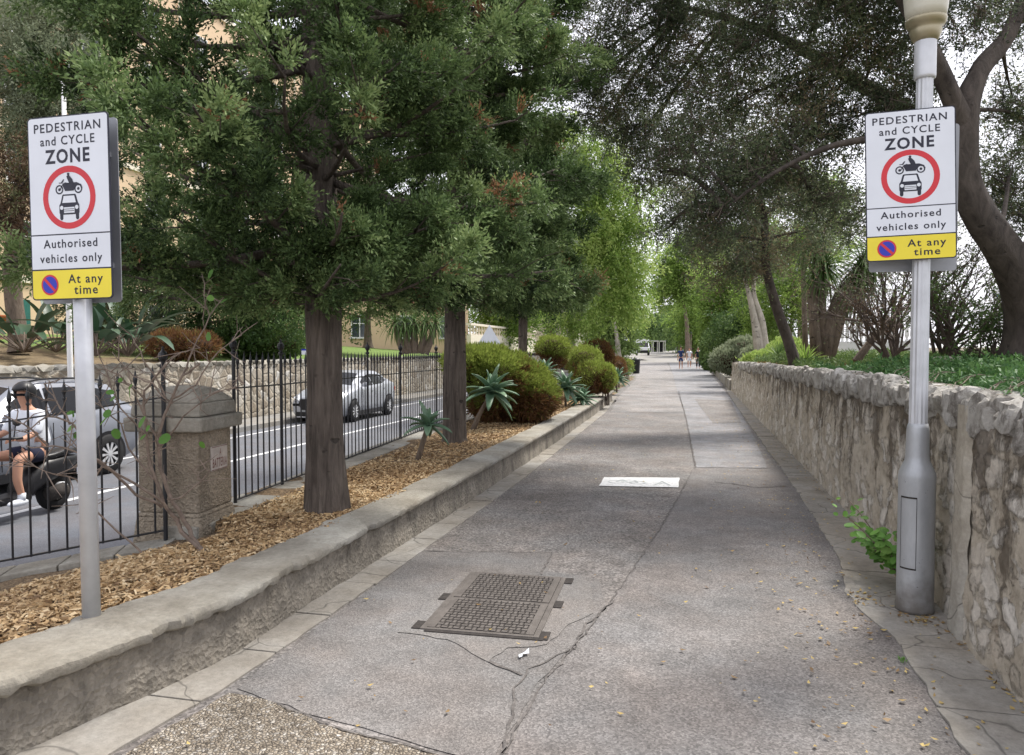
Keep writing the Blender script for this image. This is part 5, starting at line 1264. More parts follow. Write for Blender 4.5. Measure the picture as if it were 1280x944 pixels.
twiggy('airy low shrub near the right edge before the big trunk', tuple(at(1240,452,10)), .85, .9, 4, 8, 1600, lmat='lf_mid', r0=.015)
twiggy('tall thin bare shrub seen behind the lamp post', tuple(at(1120,455,14)), 3.0, .25, 5, 4, 500, r0=.04)
twiggy('sparse bare shrub between the dracaena and the slanting bush', tuple(at(1088,455,17)), 2.3, .5, 6, 4, 500, r0=.03)
b = MB(); b.tube([at(1070,452,13), at(1090,425,13), at(1112,402,13), at(1130,385,13)], [.07,.06,.05,.035], 8)
tag(b.build('slanting_trunk', M['bark_brown']), 'bare slanting trunk rising to the right in front of the white balustrade', 'tree trunk')
b = MB(); p0 = at(1152,452,9.6); p1 = at(1200,450,9.6); b.tube([p0, p0.lerp(p1,.5)+Vector((0,0,.01)), p1], .045, 10)
tag(b.build('fallen_log', M['bark_pale'], smooth=False), 'pale fallen log on the ground cover right of the lamp post', 'log')
# ---------------------------------------------------------------- front straggly shrub by the pillar
fs = empty('straggly_shrub', (gnd(250,692,.27).x, gnd(250,692,.27).y, .26), 'straggly nearly bare shrub with a few round leaves in front of the railing and pillar', 'shrub')
b = MB(); O = fs.location; TIP = []; rd = random.Random(8)
D0 = 4.75
def pl_(pts, r, d=None):
    P = [at(x, y, dd) for x, y, dd in pts]; P = [p-O for p in P]
    Q = []
    for i in range(len(P)-1):
        for k in range(3): Q.append(P[i].lerp(P[i+1], k/3)+Vector((rd.gauss(0,.005), rd.gauss(0,.005), rd.gauss(0,.005))))
    Q.append(P[-1]); b.tube(Q, [r*(1-.65*k/(len(Q)-1)) for k in range(len(Q))], 7); TIP.extend(Q[len(Q)//2:]); return Q
S_ = [
 [(254,692,4.85),(228,665,4.85),(205,630,4.8),(190,590,4.75),(182,540,4.7),(178,490,4.65),(200,465,4.6)],
 [(250,690,4.85),(236,662,4.85),(215,625,4.8),(200,585,4.75),(197,548,4.7),(212,505,4.65),(228,470,4.6),(250,455,4.55)],
 [(222,650,4.85),(195,620,4.7),(160,600,4.6),(120,575,4.45),(80,560,4.4),(40,560,4.3)],
 [(205,632,4.8),(170,618,4.7),(140,590,4.6),(115,570,4.5),(90,530,4.4),(60,520,4.3),(30,540,4.3)],
 [(210,625,4.8),(228,622,4.75),(262,590,4.7),(250,575,4.7)],
 [(193,600,4.75),(160,560,4.7),(150,530,4.6),(118,500,4.5),(80,480,4.5)],
 [(184,545,4.7),(160,520,4.6),(140,490,4.6),(132,462,4.6)],
 [(215,505,4.65),(190,480,4.6),(165,470,4.6),(140,440,4.6)],
 [(228,470,4.6),(240,440,4.6),(262,395,4.6),(255,370,4.6)],
 [(200,560,4.7),(230,520,4.6),(262,495,4.6),(305,480,4.6)],
 [(178,690,4.6),(130,650,4.5),(95,600,4.4),(60,590,4.3),(10,570,4.2)],
 [(210,500,4.65),(180,450,4.6),(165,420,4.6)], [(182,500,4.65),(150,470,4.5),(120,455,4.5)], [(200,465,4.6),(225,440,4.6),(250,435,4.6)],
 [(215,500,4.65),(245,480,4.6),(270,440,4.6),(300,420,4.6)], [(196,548,4.7),(170,500,4.6),(160,460,4.6)], [(130,580,4.5),(110,610,4.5),(100,640,4.4)], [(90,530,4.4),(70,500,4.4),(55,480,4.4)],[(60,555,4.4),(30,530,4.3),(5,520,4.3)],
]
for i, s in enumerate(S_): pl_(s, .016 if i < 2 else (.010 if i < 4 else .0065))
for k in range(150):
    p = rd.choice(TIP); d = Vector((rd.gauss(0,1), rd.gauss(0,1), rd.gauss(.25,.8))).normalized(); q = p+d*rd.uniform(.08,.24)
    m_ = p.lerp(q,.5)+Vector((rd.gauss(0,.012),rd.gauss(0,.012),rd.gauss(0,.012))); b.tube([p, m_, q], [.0035,.0028,.0015], 4)
    if rd.random() < .5: b.tube([m_, m_+Vector((rd.gauss(0,.05),rd.gauss(0,.05),rd.gauss(.03,.05)))], [.002,.001], 3)
b.build('branches', M['twig'], fs)
def roundleaf(V, F, T, c, nrmv, upv, L, W_, t0):
    n = Vector(nrmv).normalized(); u = Vector(upv); u = (u-n*u.dot(n)).normalized(); s = n.cross(u); b0 = len(V); N = 10
    V.append(tuple(c))
    for j in range(N):
        a = 2*math.pi*j/N; rr = 1-.12*math.cos(a); q = c+u*(math.cos(a)*L*.5*rr)+s*(math.sin(a)*W_*.5)+n*(.07*L*abs(math.sin(a))); V.append(tuple(q))
    for j in range(N): F.append((b0, b0+1+j, b0+1+(j+1) % N)); T.append(t0)
V = []; F = []; T = []
spots = [(187,535),(178,545),(205,550),(250,552),(262,345),(280,378),(258,420),(262,372),(85,513)]
for (x, y) in [(138,488),(148,478),(158,484),(165,492),(143,500),(90,520),(86,535),(96,545),(128,530),(133,515),(142,540),(175,525)]+spots:
    c = at(x+rd.uniform(-4,4), y+rd.uniform(-4,4), 4.5+rd.uniform(-.06,.1))-O; L = rd.uniform(.04,.085)
    roundleaf(V, F, T, c, (rd.gauss(0,.5), -1, rd.gauss(.4,.5)), (rd.gauss(0,1), 0, rd.gauss(0,1)), L, L*.8, rd.uniform(.25,.75))
np_mesh('leaves', V, F, M['lf_weed'], T, fs)
# weed growing at the lamp base
wd_ = empty('weed', (1.40, 5.55, .01), 'leafy bright green weed growing out of the wall foot beside the lamp base', 'weed')
b = MB(); V = []; F = []; T = []; rd = random.Random(4)
for k in range(20):
    a = rd.uniform(2.4, 4.9); L = rd.uniform(.25,.74); e = Vector((math.cos(a)*L*.55, math.sin(a)*L*.75, L*rd.uniform(.5,1.0))); P = bez((0,0,0), e, (0,0,.10), 5); b.tube(P, .004, 5)
    for p in P[2:]:
        for q in range(3):
            l_ = rd.uniform(.035,.075); c = p+Vector((rd.gauss(0,.04), rd.gauss(0,.04), rd.gauss(0,.03)))
            roundleaf(V, F, T, c, (rd.gauss(-.2,.5), rd.gauss(-.6,.4), 1), (rd.gauss(0,1), rd.gauss(0,1), 0), l_, l_*.75, rd.uniform(.2,.8))
b.build('stems', M['twig'], wd_); np_mesh('leaves', V, F, M['lf_weed'], T, wd_)
# small tufts
for (x, y, z, lab) in ((136,722,.12,'small grass tuft at the foot of the railing left of the pillar'), (1128,826,.012,'tiny moss tuft on the kerb strip before the lamp base')):
    p = gnd(x, y, z); V = []; F = []; T = []; rd = random.Random(int(x))
    for k in range(26 if z > .1 else 34): strap(V, F, T, rd, (rd.gauss(0,.012), rd.gauss(0,.012), 0), (rd.gauss(0,.5), rd.gauss(0,.5), 1), .09 if z > .1 else .022, .005, .5, 3, .1, .4)
    tag(np_mesh('grass_tuft' if z > .1 else 'moss_tuft', V, F, M['lf_weed'], T), lab, 'weed').location = p
# ---------------------------------------------------------------- vehicles
def wheel(parent, x, y, r, w_, name='wheel', spokes=10, rimr=.66):
    wo = bpy.data.objects.new(name, None); C.objects.link(wo); wo.parent = parent; wo.location = (x, y, r); s = 1 if y > 0 else -1
    b = MB(); b.lathe([(r*.6,-w_/2),(r*.93,-w_/2),(r,-w_*.35),(r,w_*.35),(r*.93,w_/2),(r*.6,w_/2)], n=28, axis='y', cap=False); b.build('tyre', M['tyre'], wo, smooth=True)
    b = MB(); b.lathe([(r*rimr,s*w_*.48),(r*rimr*.93,s*w_*.5),(r*rimr*.9,s*w_*.42)], n=28, axis='y', cap=False)
    for k in range(spokes):
        a = 2*math.pi*k/spokes; c, sn = math.cos(a), math.sin(a); y0, y1 = s*w_*.40, s*w_*.48; q = r*.045
        P = [(-q*.8*sn+c*.05, q*.8*c+sn*.05), (-q*1.6*sn+c*r*rimr*.92, q*1.6*c+sn*r*rimr*.92), (q*1.6*sn+c*r*rimr*.92, -q*1.6*c+sn*r*rimr*.92), (q*.8*sn+c*.05, -q*.8*c+sn*.05)]
        b.add([(px_, y0, pz) for px_, pz in P]+[(px_, y1, pz) for px_, pz in P], [(0,1,2,3),(4,7,6,5),(0,4,5,1),(1,5,6,2),(2,6,7,3),(3,7,4,0)])
    b.lathe([(.05,s*w_*.36),(.05,s*w_*.50),(.001,s*w_*.51)], n=12, axis='y'); b.build('rim', M['alloy'], wo)
    b = MB(); b.lathe([(r*.6,s*w_*.2),(r*.001+.001,s*w_*.25)], n=20, axis='y'); b.build('hub_shadow' if False else 'hub_shade_disc', M['castdark'], wo)  # near-black disc stands in for the shade behind the spokes
def car(label, loc_, rz, paint, L, W, H, wb, st, wr, cat='car', name='parked_car', wins=None, rails=False, grille=True, mirrors=True, plate=True):
    """st: stations (x from front, z_bottom, z_belt, z_top, half width, top half width)"""
    t = empty(name, loc_, label, cat, rz=rz); xs = [s[0] for s in st]; cols = list(zip(*st))
    def S(x): return [float(np.interp(x, xs, c)) for c in cols[1:]]
    def sec(x):
        zb, zt_, zr, w_, wt = S(x)
        return [(w_*.86, zb), (w_*.96, zb+.10), (w_, zb+.30), (w_*1.0, (zb+zt_)/2+.1), (w_*.965, zt_-.05), (w_*.93, zt_), (wt, zr-.07*(zr-zt_ > .15)-.005), (wt*.9, zr-.015), (wt*.5, zr+.012), (0, zr+.02)]
    N = 60; X = sorted(set([L*i/N for i in range(N+1)]+xs)); V = []; F = []; m = 19
    for x in X:
        h = sec(x); full = [(y, z) for y, z in h]+[(-y, z) for y, z in h[::-1][1:]]
        V += [(L/2-x, y, z) for y, z in full]
    for i in range(len(X)-1):
        for j in range(m-1): F.append((i*m+j, i*m+j+1, (i+1)*m+j+1, (i+1)*m+j))
    b = MB(); b.add(V, F); b.f.append(tuple(range(m))[::-1]); b.m.append(0); k = (len(X)-1)*m; b.f.append(tuple(range(k, k+m))); b.m.append(0)
    body = b.build('body', paint, t, smooth=True)
    mo = body.modifiers.new('es', 'EDGE_SPLIT'); mo.split_angle = R_(38)
    def patch(x0, x1, lo0, hi0, lo1, hi1, s, nm, mat, off=.008, n=6):
        vs = []
        for i in range(n+1):
            u = i/n; x = x0+(x1-x0)*u; h = sec(x); a, c = h[5], h[6]; lo = lo0+(lo1-lo0)*u; hi = hi0+(hi1-hi0)*u
            for q in (lo, hi): vs.append((L/2-x, s*(a[0]+(c[0]-a[0])*q+off), a[1]+(c[1]-a[1])*q+off*.4))
        return vs, [(2*i, 2*i+1, 2*i+3, 2*i+2) for i in range(n)]
    for s in (-1, 1):
        for wn in wins:
            b = MB(); b.add(*patch(*wn, s, '', None)); b.build('side_window', M['car_glass'], t)
    # windscreen and rear window, on the top surface between the stations given
    def topglass(xa, xb, nm, wf=.93):
        b = MB(); vs = []; n = 6
        for i in range(n+1):
            x = xa+(xb-xa)*i/n; h = sec(x)
            zz = lambda y: float(np.interp(y, [0, h[8][0], h[7][0]], [h[9][1], h[8][1], h[7][1]]))
            for q in range(9): y = (q/4-1)*h[7][0]*wf; vs.append((L/2-x, y, zz(abs(y))+.008))
        b.add(vs, [(i*9+q, i*9+q+1, (i+1)*9+q+1, (i+1)*9+q) for i in range(n) for q in range(8)]); b.build(nm, M['car_glass'], t, smooth=True)
    topglass(wb[2], wb[3], 'windscreen'); topglass(wb[4], wb[5], 'rear_window')
    # wheels and arches
    for xw in (wb[0], wb[1]):
        for s in (-1, 1):
            w_ = sec(xw)[2][0]
            b = MB(); n = 18; vs = []
            for q in range(n+1):
                a = R_(-15)+R_(210)*q/n
                for rr in (wr*1.0, wr*1.17): vs.append((L/2-xw+rr*math.cos(a), s*(w_+.008), wr+rr*math.sin(a)))
            b.add(vs, [(2*q, 2*q+1, 2*q+3, 2*q+2) for q in range(n)]); b.add([(L/2-xw+wr*1.05*math.cos(2*math.pi*q/24), s*(w_+.004), max(.12, wr+wr*1.05*math.sin(2*math.pi*q/24))) for q in range(24)], [tuple(range(24))])
            b.build('wheel_arch', M['plastic_black'], t); wheel(t, L/2-xw, s*(w_-.065), wr, .21)
    # bumper, grille, lamps
    def band(y0, y1, z0, z1, x, nm, mat, d=.02): b = MB(); b.box(x-d, y0, z0, x+d, y1, z1); b.build(nm, mat, t, bevel=.01)
    xf = L/2; wF = sec(0.02)[2][0]
    if grille:
        b = MB(); P = [(-.42,.40),(.42,.40),(.52,.56),(.46,.72),(-.46,.72),(-.52,.56)]; b.add([(xf+.035, y, z) for y, z in P]+[(xf-.05, y, z) for y, z in P], [tuple(range(6))]+[(i, 6+i, 6+(i+1) % 6, (i+1) % 6) for i in range(6)]); b.build('grille', M['plastic_black'], t)
        band(-wF*.8, wF*.8, .22, .34, xf+.012, 'lower_intake', M['plastic_black']); band(-wF*.82, wF*.82, .175, .205, xf+.02, 'skid_strip', M['alloy'])
        for s in (-1, 1):
            b = MB(); b.add([(xf+.015,s*.50,.66),(xf-.10,s*wF*.96,.70),(xf-.34,s*wF*1.01,.80),(xf-.12,s*.56,.80)], [(0,1,2,3)]); o = b.build('headlight', M['clear_lens'], t); mo = o.modifiers.new('s','SOLIDIFY'); mo.thickness = .06
    if plate:
        for x, nm in ((xf+.05, 'number_plate'), (-xf-.012, 'number_plate')):
            b = MB(); b.box(x-.006, -.26, .44, x+.006, .26, .55); b.build(nm, M['sign_white'] if x > 0 else M['sign_yellow'], t)
            b = MB(); b.box(x-.008, .20 if x > 0 else -.26, .442, x+.008, .26 if x > 0 else -.20, .548); b.build('blue_band', M['sign_blue'], t)
    wR = sec(L-.05)[4][0]
    for s in (-1, 1):
        b = MB(); z = S(L-.05)[1]; b.box(-xf-.012, s*wR-.10*(s > 0)+.02*(s > 0)-.02*(s < 0), z-.22, -xf+.26, s*wR+.10*(s < 0)+.02*(s > 0)-.02*(s < 0), z-.06); b.build('tail_light', M['red_lens'], t, bevel=.015)
    if mirrors:
        for s in (-1, 1):
            x = wb[2]+.25; y = sec(x)[5][0]; z = S(x)[1]; b = MB(); rock(b, (L/2-x, s*(y+.10), z+.10), (.06, .11, .075), 1, 1); b.build('wing_mirror', paint, t)
    if rails:
        for s in (-1, 1):
            b = MB(); b.tube([(L/2-x, s*(sec(x)[6][0]-.02), S(x)[2]+.035) for x in np.linspace(rails[0], rails[1], 8)], .016, 6); b.build('roof_rail', M['plastic_black'], t)
    for x in (wb[0]+.55, wb[0]+1.5):
        for s in (-1, 1):
            b = MB(); h = sec(x+.7); b.box(L/2-x-.82, s*(h[4][0]+.012)-.012, h[4][1]-.09, L/2-x-.66, s*(h[4][0]+.012)+.012, h[4][1]-.06); b.build('door_handle', paint, t)
    for s in (-1, 1):
        b = MB(); b.box(-L/2+wr*1.5+.5, s*sec(L/2)[1][0]-.02, sec(L/2)[0][1]-.01, L/2-wr*1.5-.6, s*sec(L/2)[1][0]+.02, sec(L/2)[0][1]+.13)
        for x in (wb[0]+.62, wb[0]+1.55):
            b.box(L/2-x-.006, s*(sec(x)[2][0]+.002)-.004, .35, L/2-x+.006, s*(sec(x)[2][0]+.002)+.004, S(x)[1]-.06)
        b.build('sill_trim', M['plastic_black'], t)
    return t
suv_st = [(0,.30,.62,.70,.74,.60),(.10,.24,.70,.82,.82,.66),(.5,.20,.90,.98,.88,.70),(1.15,.18,1.02,1.10,.90,.72),(1.35,.18,1.03,1.20,.905,.70),(2.0,.18,1.05,1.58,.905,.60),(2.5,.18,1.06,1.655,.905,.60),(3.4,.18,1.08,1.64,.905,.60),(3.95,.19,1.10,1.55,.90,.60),(4.28,.28,1.10,1.22,.87,.62),(4.40,.34,1.0,1.06,.82,.6),(4.43,.40,.85,.9,.78,.56)]
car('silver grey family car with dark windows driving past at the left edge, behind the scooter', (-10.78, 9.72, -.55), R_(-90), M['car_grey'], 4.43, 1.81, 1.65, (.85, 3.55, 1.32, 1.98, 3.98, 4.24),
    suv_st, .345, name='moving_car', wins=[(1.75,2.42,.12,.80,.08,.93),(2.48,3.28,.08,.93,.09,.93),(3.34,3.86,.10,.92,.22,.86)], rails=(2.2, 3.8))
cr_st = [(0,.28,.56,.64,.72,.58),(.10,.22,.66,.78,.80,.64),(.5,.19,.86,.94,.86,.68),(1.05,.18,.98,1.04,.885,.70),(1.2,.18,.99,1.10,.89,.68),(1.85,.18,1.0,1.44,.89,.57),(2.35,.18,1.02,1.50,.89,.57),(3.1,.18,1.05,1.48,.89,.57),(3.65,.20,1.08,1.34,.885,.56),(4.0,.30,1.06,1.12,.85,.60),(4.12,.36,.95,1.0,.80,.58),(4.15,.42,.85,.9,.76,.55)]
car('small silver hatchback coming down the road behind the first conifer trunk', (-10.72, 22.1, -.55), R_(-90), M['car_silver'], 4.15, 1.78, 1.5, (.80, 3.38, 1.18, 1.83, 3.68, 3.97),
    cr_st, .33, name='moving_car', wins=[(1.6,2.28,.12,.72,.08,.92),(2.34,3.05,.08,.92,.10,.90),(3.10,3.45,.12,.88,.35,.78)])
# far white van
vp = at(803, 444.5, 108); vt = empty('van', (vp.x, vp.y, vp.z), 'white van facing the viewer at the far end of the path', 'van', rz=R_(12))
b = MB(); b.box(-.95,0,.35,.95,4.5,2.3); b.prism([(-.95,-.9),(.95,-.9),(.95,-.001),(-.95,-.001)], .35, 1.15); b.add([(-.9,-.85,1.15),(.9,-.85,1.15),(.85,-.001,1.95),(-.85,-.001,1.95),(-.9,-.001,1.15),(.9,-.001,1.15)], [(0,1,2,3),(0,3,4),(1,5,2)])
b.build('body', M['car_white'], vt, bevel=.05)
b = MB(); b.add([(-.78,-.80,1.22),(.78,-.80,1.22),(.74,-.08,1.86),(-.74,-.08,1.86)], [(0,1,2,3)]); o = b.build('windscreen', M['car_glass'], vt); o.location = (0,-.03,.0)
b = MB(); b.box(-.9,-.93,.35,.9,-.88,.75); b.build('bumper', M['plastic_black'], vt)
for s in (-1,1):
    b = MB(); b.lathe([(.34,-.12),(.34,.12)], c=(s*.84,-.1,.34), n=16, axis='x'); b.build('wheel', M['tyre'], vt)
    b = MB(); b.box(s*.75-.12,-.925,.78,s*.75+.12,-.90,.95); b.build('headlight', M['clear_lens'], vt)
# ---------------------------------------------------------------- people
def skin_fig(name, parent, verts, edges, mat, root=0, sub=2):
    me = bpy.data.meshes.new(name); me.from_pydata([v[:3] for v in verts], edges, []); me.materials.append(mat)
    o = link(name, me, parent); sk = o.modifiers.new('skin', 'SKIN'); sk.use_smooth_shade = True
    if not me.skin_vertices: 
        bpy.context.view_layer.objects.active = o
    sv = me.skin_vertices[0].data
    for i, v in enumerate(verts): r = v[3]; sv[i].radius = r if hasattr(r, '__len__') else (r, r); sv[i].use_root = (i == root)
    ss = o.modifiers.new('sub', 'SUBSURF'); ss.levels = sub; ss.render_levels = sub
    return o
def ell(b, c, r, seed=0, sub=3, cutz=None):
    bm = bmesh.new(); bmesh.ops.create_icosphere(bm, subdivisions=sub, radius=1)
    if cutz is not None: bmesh.ops.delete(bm, geom=[v for v in bm.verts if cutz(v.co)], context='VERTS')
    bm.verts.index_update(); b.add([(c[0]+v.co.x*r[0], c[1]+v.co.y*r[1], c[2]+v.co.z*r[2]) for v in bm.verts], [[v.index for v in f.verts] for f in bm.faces]); bm.free()
def hand(verts, edges, wi, w_, d, r=.008):
    """five finger chains from the wrist vertex wi at w_, pointing along d (curled)"""
    w_ = Vector(w_); d = Vector(d).normalized(); s = d.cross(Vector((0,0,1))).normalized()
    pi = len(verts); p = w_+d*.06; verts.append((*p, (.035, .018))); edges.append((wi, pi))
    for k, (o, l) in enumerate(((-.03,.05),(-.011,.07),(.009,.075),(.029,.065))):
        a = len(verts); q = p+d*.03+s*o; q2 = q+d*l*.5; q3 = q2+d*l*.2-Vector((0,0,l*.45))
        verts += [(*q, .010), (*q2, .009), (*q3, .007)]; edges += [(pi, a), (a, a+1), (a+1, a+2)]
    a = len(verts); q = w_+d*.03-s*.035; verts += [(*q, .012), (*(q+d*.045-s*.02), .009)]; edges += [(wi, a), (a, a+1)]
sc_x, sc_y, GZ = -8.40, 8.40, -.55
RZ = R_(-90)
rider = empty('person', (sc_x, sc_y, GZ), 'scooter rider in a white shirt, dark shorts and black helmet', 'person', rz=RZ)
# local: +x forward; rear axle at x = 0
v = [(.28,0,.83,(.13,.16)),(.28,0,1.0,(.12,.15)),(.33,0,1.2,(.13,.17)),(.37,0,1.33,(.09,.14)),(.39,0,1.41,.052),(.41,0,1.48,.075),(.42,0,1.58,.095),(.42,0,1.66,.08)]
e = [(i,i+1) for i in range(7)]
for s in (-1,1):
    a = len(v); v += [(.37,s*.17,1.32,.06),(.46,s*.23,1.10,.045),(.68,s*.24,1.03,.036),(.76,s*.25,1.045,.026)]; e += [(3,a),(a,a+1),(a+1,a+2),(a+2,a+3)]; hand(v, e, a+3, v[a+3][:3], (1,-s*.3,-.1))
    a = len(v); v += [(.32,s*.10,.80,.10),(.72,s*.20,.79,.065),(.76,s*.22,.52,.055),(.70,s*.23,.30,.038),(.72,s*.23,.25,.04),(.84,s*.24,.235,.03)]; e += [(0,a),(a,a+1),(a+1,a+2),(a+2,a+3),(a+3,a+4),(a+4,a+5)]
skin_fig('body', rider, v, e, M['skin'])
v = [(.25,0,.84,(.185,.20)),(.27,0,1.0,(.175,.195)),(.33,0,1.2,(.16,.20)),(.37,0,1.33,(.115,.17)),(.385,0,1.385,.07)]; e = [(0,1),(1,2),(2,3),(3,4)]
for s in (-1,1): a = len(v); v += [(.37,s*.18,1.31,.085),(.45,s*.235,1.14,.068),(.50,s*.24,1.085,.062)]; e += [(3,a),(a,a+1),(a+1,a+2)]
skin_fig('shirt', rider, v, e, M['shirt_white'])
v = [(.25,0,.84,(.16,.18)),(.28,0,.93,(.14,.17))]; e = [(0,1)]
for s in (-1,1): a = len(v); v += [(.34,s*.11,.80,.118),(.56,s*.17,.80,.095)]; e += [(0,a),(a,a+1)]
skin_fig('shorts', rider, v, e, M['cloth_navy'])
b = MB(); ell(b, (.42,0,1.60), (.155,.13,.155), cutz=lambda c: c.z < -.62 or (c.x > .45 and -.7 < c.z < .15)); o = b.build('helmet', M['plastic_black'], rider, smooth=True); mo = o.modifiers.new('s','SOLIDIFY'); mo.thickness = .03
b = MB(); ell(b, (.43,0,1.60), (.157,.125,.13), cutz=lambda c: not (c.x > .3 and -.35 < c.z < .25)); b.build('visor', M['car_glass'], rider, smooth=True)
for s in (-1,1):
    b = MB(); ell(b, (.77,s*.235,.245), (.15,.05,.045)); b.build('shoe', M['shirt_white'], rider, smooth=True)
    b = MB(); b.tube([(.715,s*.23,.26),(.705,s*.23,.36)], [.047,.045], 12); b.build('sock', M['shirt_white'], rider, smooth=True)
sco = empty('motor_scooter', (sc_x, sc_y, GZ), 'black motor scooter ridden along the centre line of the road at the left edge', 'scooter', rz=RZ)
for x in (0, 1.32):
    wo = bpy.data.objects.new('wheel', None); C.objects.link(wo); wo.parent = sco; wo.location = (x, 0, .26)
    b = MB(); b.lathe([(.15,-.06),(.23,-.065),(.26,-.03),(.26,.03),(.23,.065),(.15,.06)], n=28, axis='y', cap=False); b.build('tyre', M['tyre'], wo, smooth=True)
    b = MB(); b.lathe([(.001,-.05),(.15,-.045),(.16,0),(.15,.045),(.001,.05)], n=20, axis='y'); b.build('rim', M['alloy'] if x else M['castdark'], wo, smooth=True)
def loftx(b, st, n=16, pw=.65):
    """st: (x, z, hy, hz)"""
    vs = []
    for x, z, hy, hz in st:
        for j in range(n):
            a = 2*math.pi*j/n; c, s = math.cos(a), math.sin(a); vs.append((x, math.copysign(abs(c)**pw, c)*hy, z+math.copysign(abs(s)**pw, s)*hz))
    k = len(st); b.add(vs, [(i*n+j, (i+1)*n+j, (i+1)*n+(j+1) % n, i*n+(j+1) % n) for i in range(k-1) for j in range(n)]+[tuple(range(n)), tuple(range((k-1)*n, k*n))[::-1]])
b = MB(); loftx(b, [(-.42,.66,.03,.02),(-.30,.64,.10,.07),(-.1,.60,.15,.13),(.2,.55,.17,.18),(.45,.42,.17,.17),(.55,.33,.17,.10)]); b.build('rear_fairing', M['plastic_black'], sco, smooth=True)
b = MB(); loftx(b, [(.5,.27,.17,.07),(.9,.26,.17,.05),(1.05,.30,.16,.07)]); b.build('floorboard', M['plastic_black'], sco, smooth=True)
b = MB(); loftx(b, [(1.0,.42,.16,.17),(1.06,.62,.22,.22),(1.12,.80,.20,.18),(1.18,.92,.10,.07)]); b.build('front_shield', M['plastic_black'], sco, smooth=True)
b = MB(); loftx(b, [(-.38,.76,.08,.03),(-.1,.77,.14,.05),(.1,.74,.15,.05),(.45,.72,.13,.05),(.55,.70,.06,.03)]); b.build('seat', M['seat_black'], sco, smooth=True)
b = MB(); b.tube([(.98,0,.95),(.93,0,1.05)], .03, 8); b.tube([(.76,-.33,1.06),(.9,-.2,1.06),(.94,0,1.05),(.9,.2,1.06),(.76,.33,1.06)], .016, 8); b.build('handlebar', M['plastic_black'], sco, smooth=True)
b = MB(); b.tube([(.20,-.17,.24),(-.05,-.19,.28),(-.35,-.20,.36)], [.045,.06,.055], 12); b.build('exhaust', M['alloy'], sco, smooth=True)
b = MB(); b.tube([(.25,.17,.25),(.0,.18,.28),(-.02,.18,.30)], [.09,.10,.04], 14); b.build('transmission_case', M['castdark'], sco, smooth=True)
b = MB(); b.lathe([(.10,.10),(.10,.155),(.08,.165),(.001,.166)], c=(0,0,.28), n=20, axis='y'); b.build('crank_cover', M['galv'], sco, smooth=True)
b = MB(); b.box(-.44,-.06,.60,-.40,.06,.67); b.build('tail_light', M['red_lens'], sco)
b = MB(); b.box(-.50,-.08,.40,-.49,.08,.50); b.build('number_plate', M['sign_white'], sco)
for s in (-1,1):
    b = MB(); b.tube([(.82,s*.25,1.07),(.84,s*.30,1.22)], .007, 5); ell(b, (.84,s*.32,1.26), (.02,.07,.045), sub=2); b.build('mirror', M['plastic_black'], sco)
b = MB(); loftx(b, [(1.08,.50,.07,.06),(1.32,.55,.07,.03),(1.50,.42,.05,.03)]); b.build('front_mudguard', M['plastic_black'], sco, smooth=True)
def walker(label, p, h, top, bottom, hair, seed, dress=False, stride=.16, facing=0):
    rd = random.Random(seed); t = empty('person', p, label, 'person', rz=R_(facing)); k = h/1.72
    v = [(0,0,.95,(.12,.09)),(0,0,1.12,(.11,.085)),(0,0,1.30,(.14,.095)),(0,0,1.42,(.11,.075)),(0,.0,1.49,.045),(0,-.01,1.56,.07),(0,-.01,1.65,.085),(0,-.01,1.71,.06)]; e = [(i,i+1) for i in range(7)]
    arms = []; legs = []
    for s in (-1,1):
        a = len(v); v += [(s*.17,0,1.41,.05),(s*.22,s*.04,1.14,.038),(s*.24,-.06+s*.06,.92,.03),(s*.24,-.08+s*.07,.83,.024)]; e += [(3,a),(a,a+1),(a+1,a+2),(a+2,a+3)]; hand(v, e, a+3, v[a+3][:3], (0,-.2,-1))
        a = len(v); y = s*stride; v += [(s*.09,0,.88,.085),(s*.10,-abs(y)*.2-y*.4,.50,.055),(s*.10,-y*.9+.02,.10,.036),(s*.11,-y*.9-.14,.04,.032)]; e += [(0,a),(a,a+1),(a+1,a+2),(a+2,a+3)]
    sc_ = lambda vv: [(q[0]*k, q[1]*k, q[2]*k, tuple(x*k for x in q[3]) if hasattr(q[3], '__len__') else q[3]*k) for q in vv]
    skin_fig('body', t, sc_(v), e, M['skin'], sub=1)
    v = [(0,0,.86,(.16,.125)),(0,0,1.12,(.145,.115)),(0,0,1.30,(.165,.12)),(0,0,1.42,(.125,.095))]; e = [(0,1),(1,2),(2,3)]
    for s in (-1,1): a = len(v); v += [(s*.18,0,1.40,.065),(s*.215,s*.02,1.24,.058)]; e += [(3,a),(a,a+1)]
    skin_fig('top', t, sc_(v), e, top, sub=1)
    v = [(0,0,.98,(.145,.11)),(0,0,.90,(.145,.11))]; e = [(0,1)]
    lo = .55 if not dress else .18
    for s in (-1,1): y = s*stride; a = len(v); v += [(s*.09,0,.86,.105),(s*.10,-y*.4,.52,.085)]; e += [(1,a),(a,a+1)]
    if dress:
        for s in (-1,1): y = s*stride; v.append((s*.10,-y*.8,.16,.07)); e.append((3 if s < 0 else 5, len(v)-1))
    skin_fig('dress_skirt' if dress else 'shorts', t, sc_(v), e, bottom, sub=1)
    b = MB(); ell(b, (0,.02*k,1.67*k), (.105*k,.115*k,.105*k), cutz=lambda c: c.y < -.35 and c.z < .45); b.build('hair', hair, t, smooth=True)
    b = MB()
    ell(b, (0,-.105*k,1.62*k), (.015*k,.022*k,.022*k), sub=1); b.build('nose', M['skin'], t)
walker('walker in a blue T-shirt and pale shorts, leftmost of the three on the path', gnd(851,461.5), 1.86, M['cloth_blue'], M['cloth_blue'], M['hair'], 1)
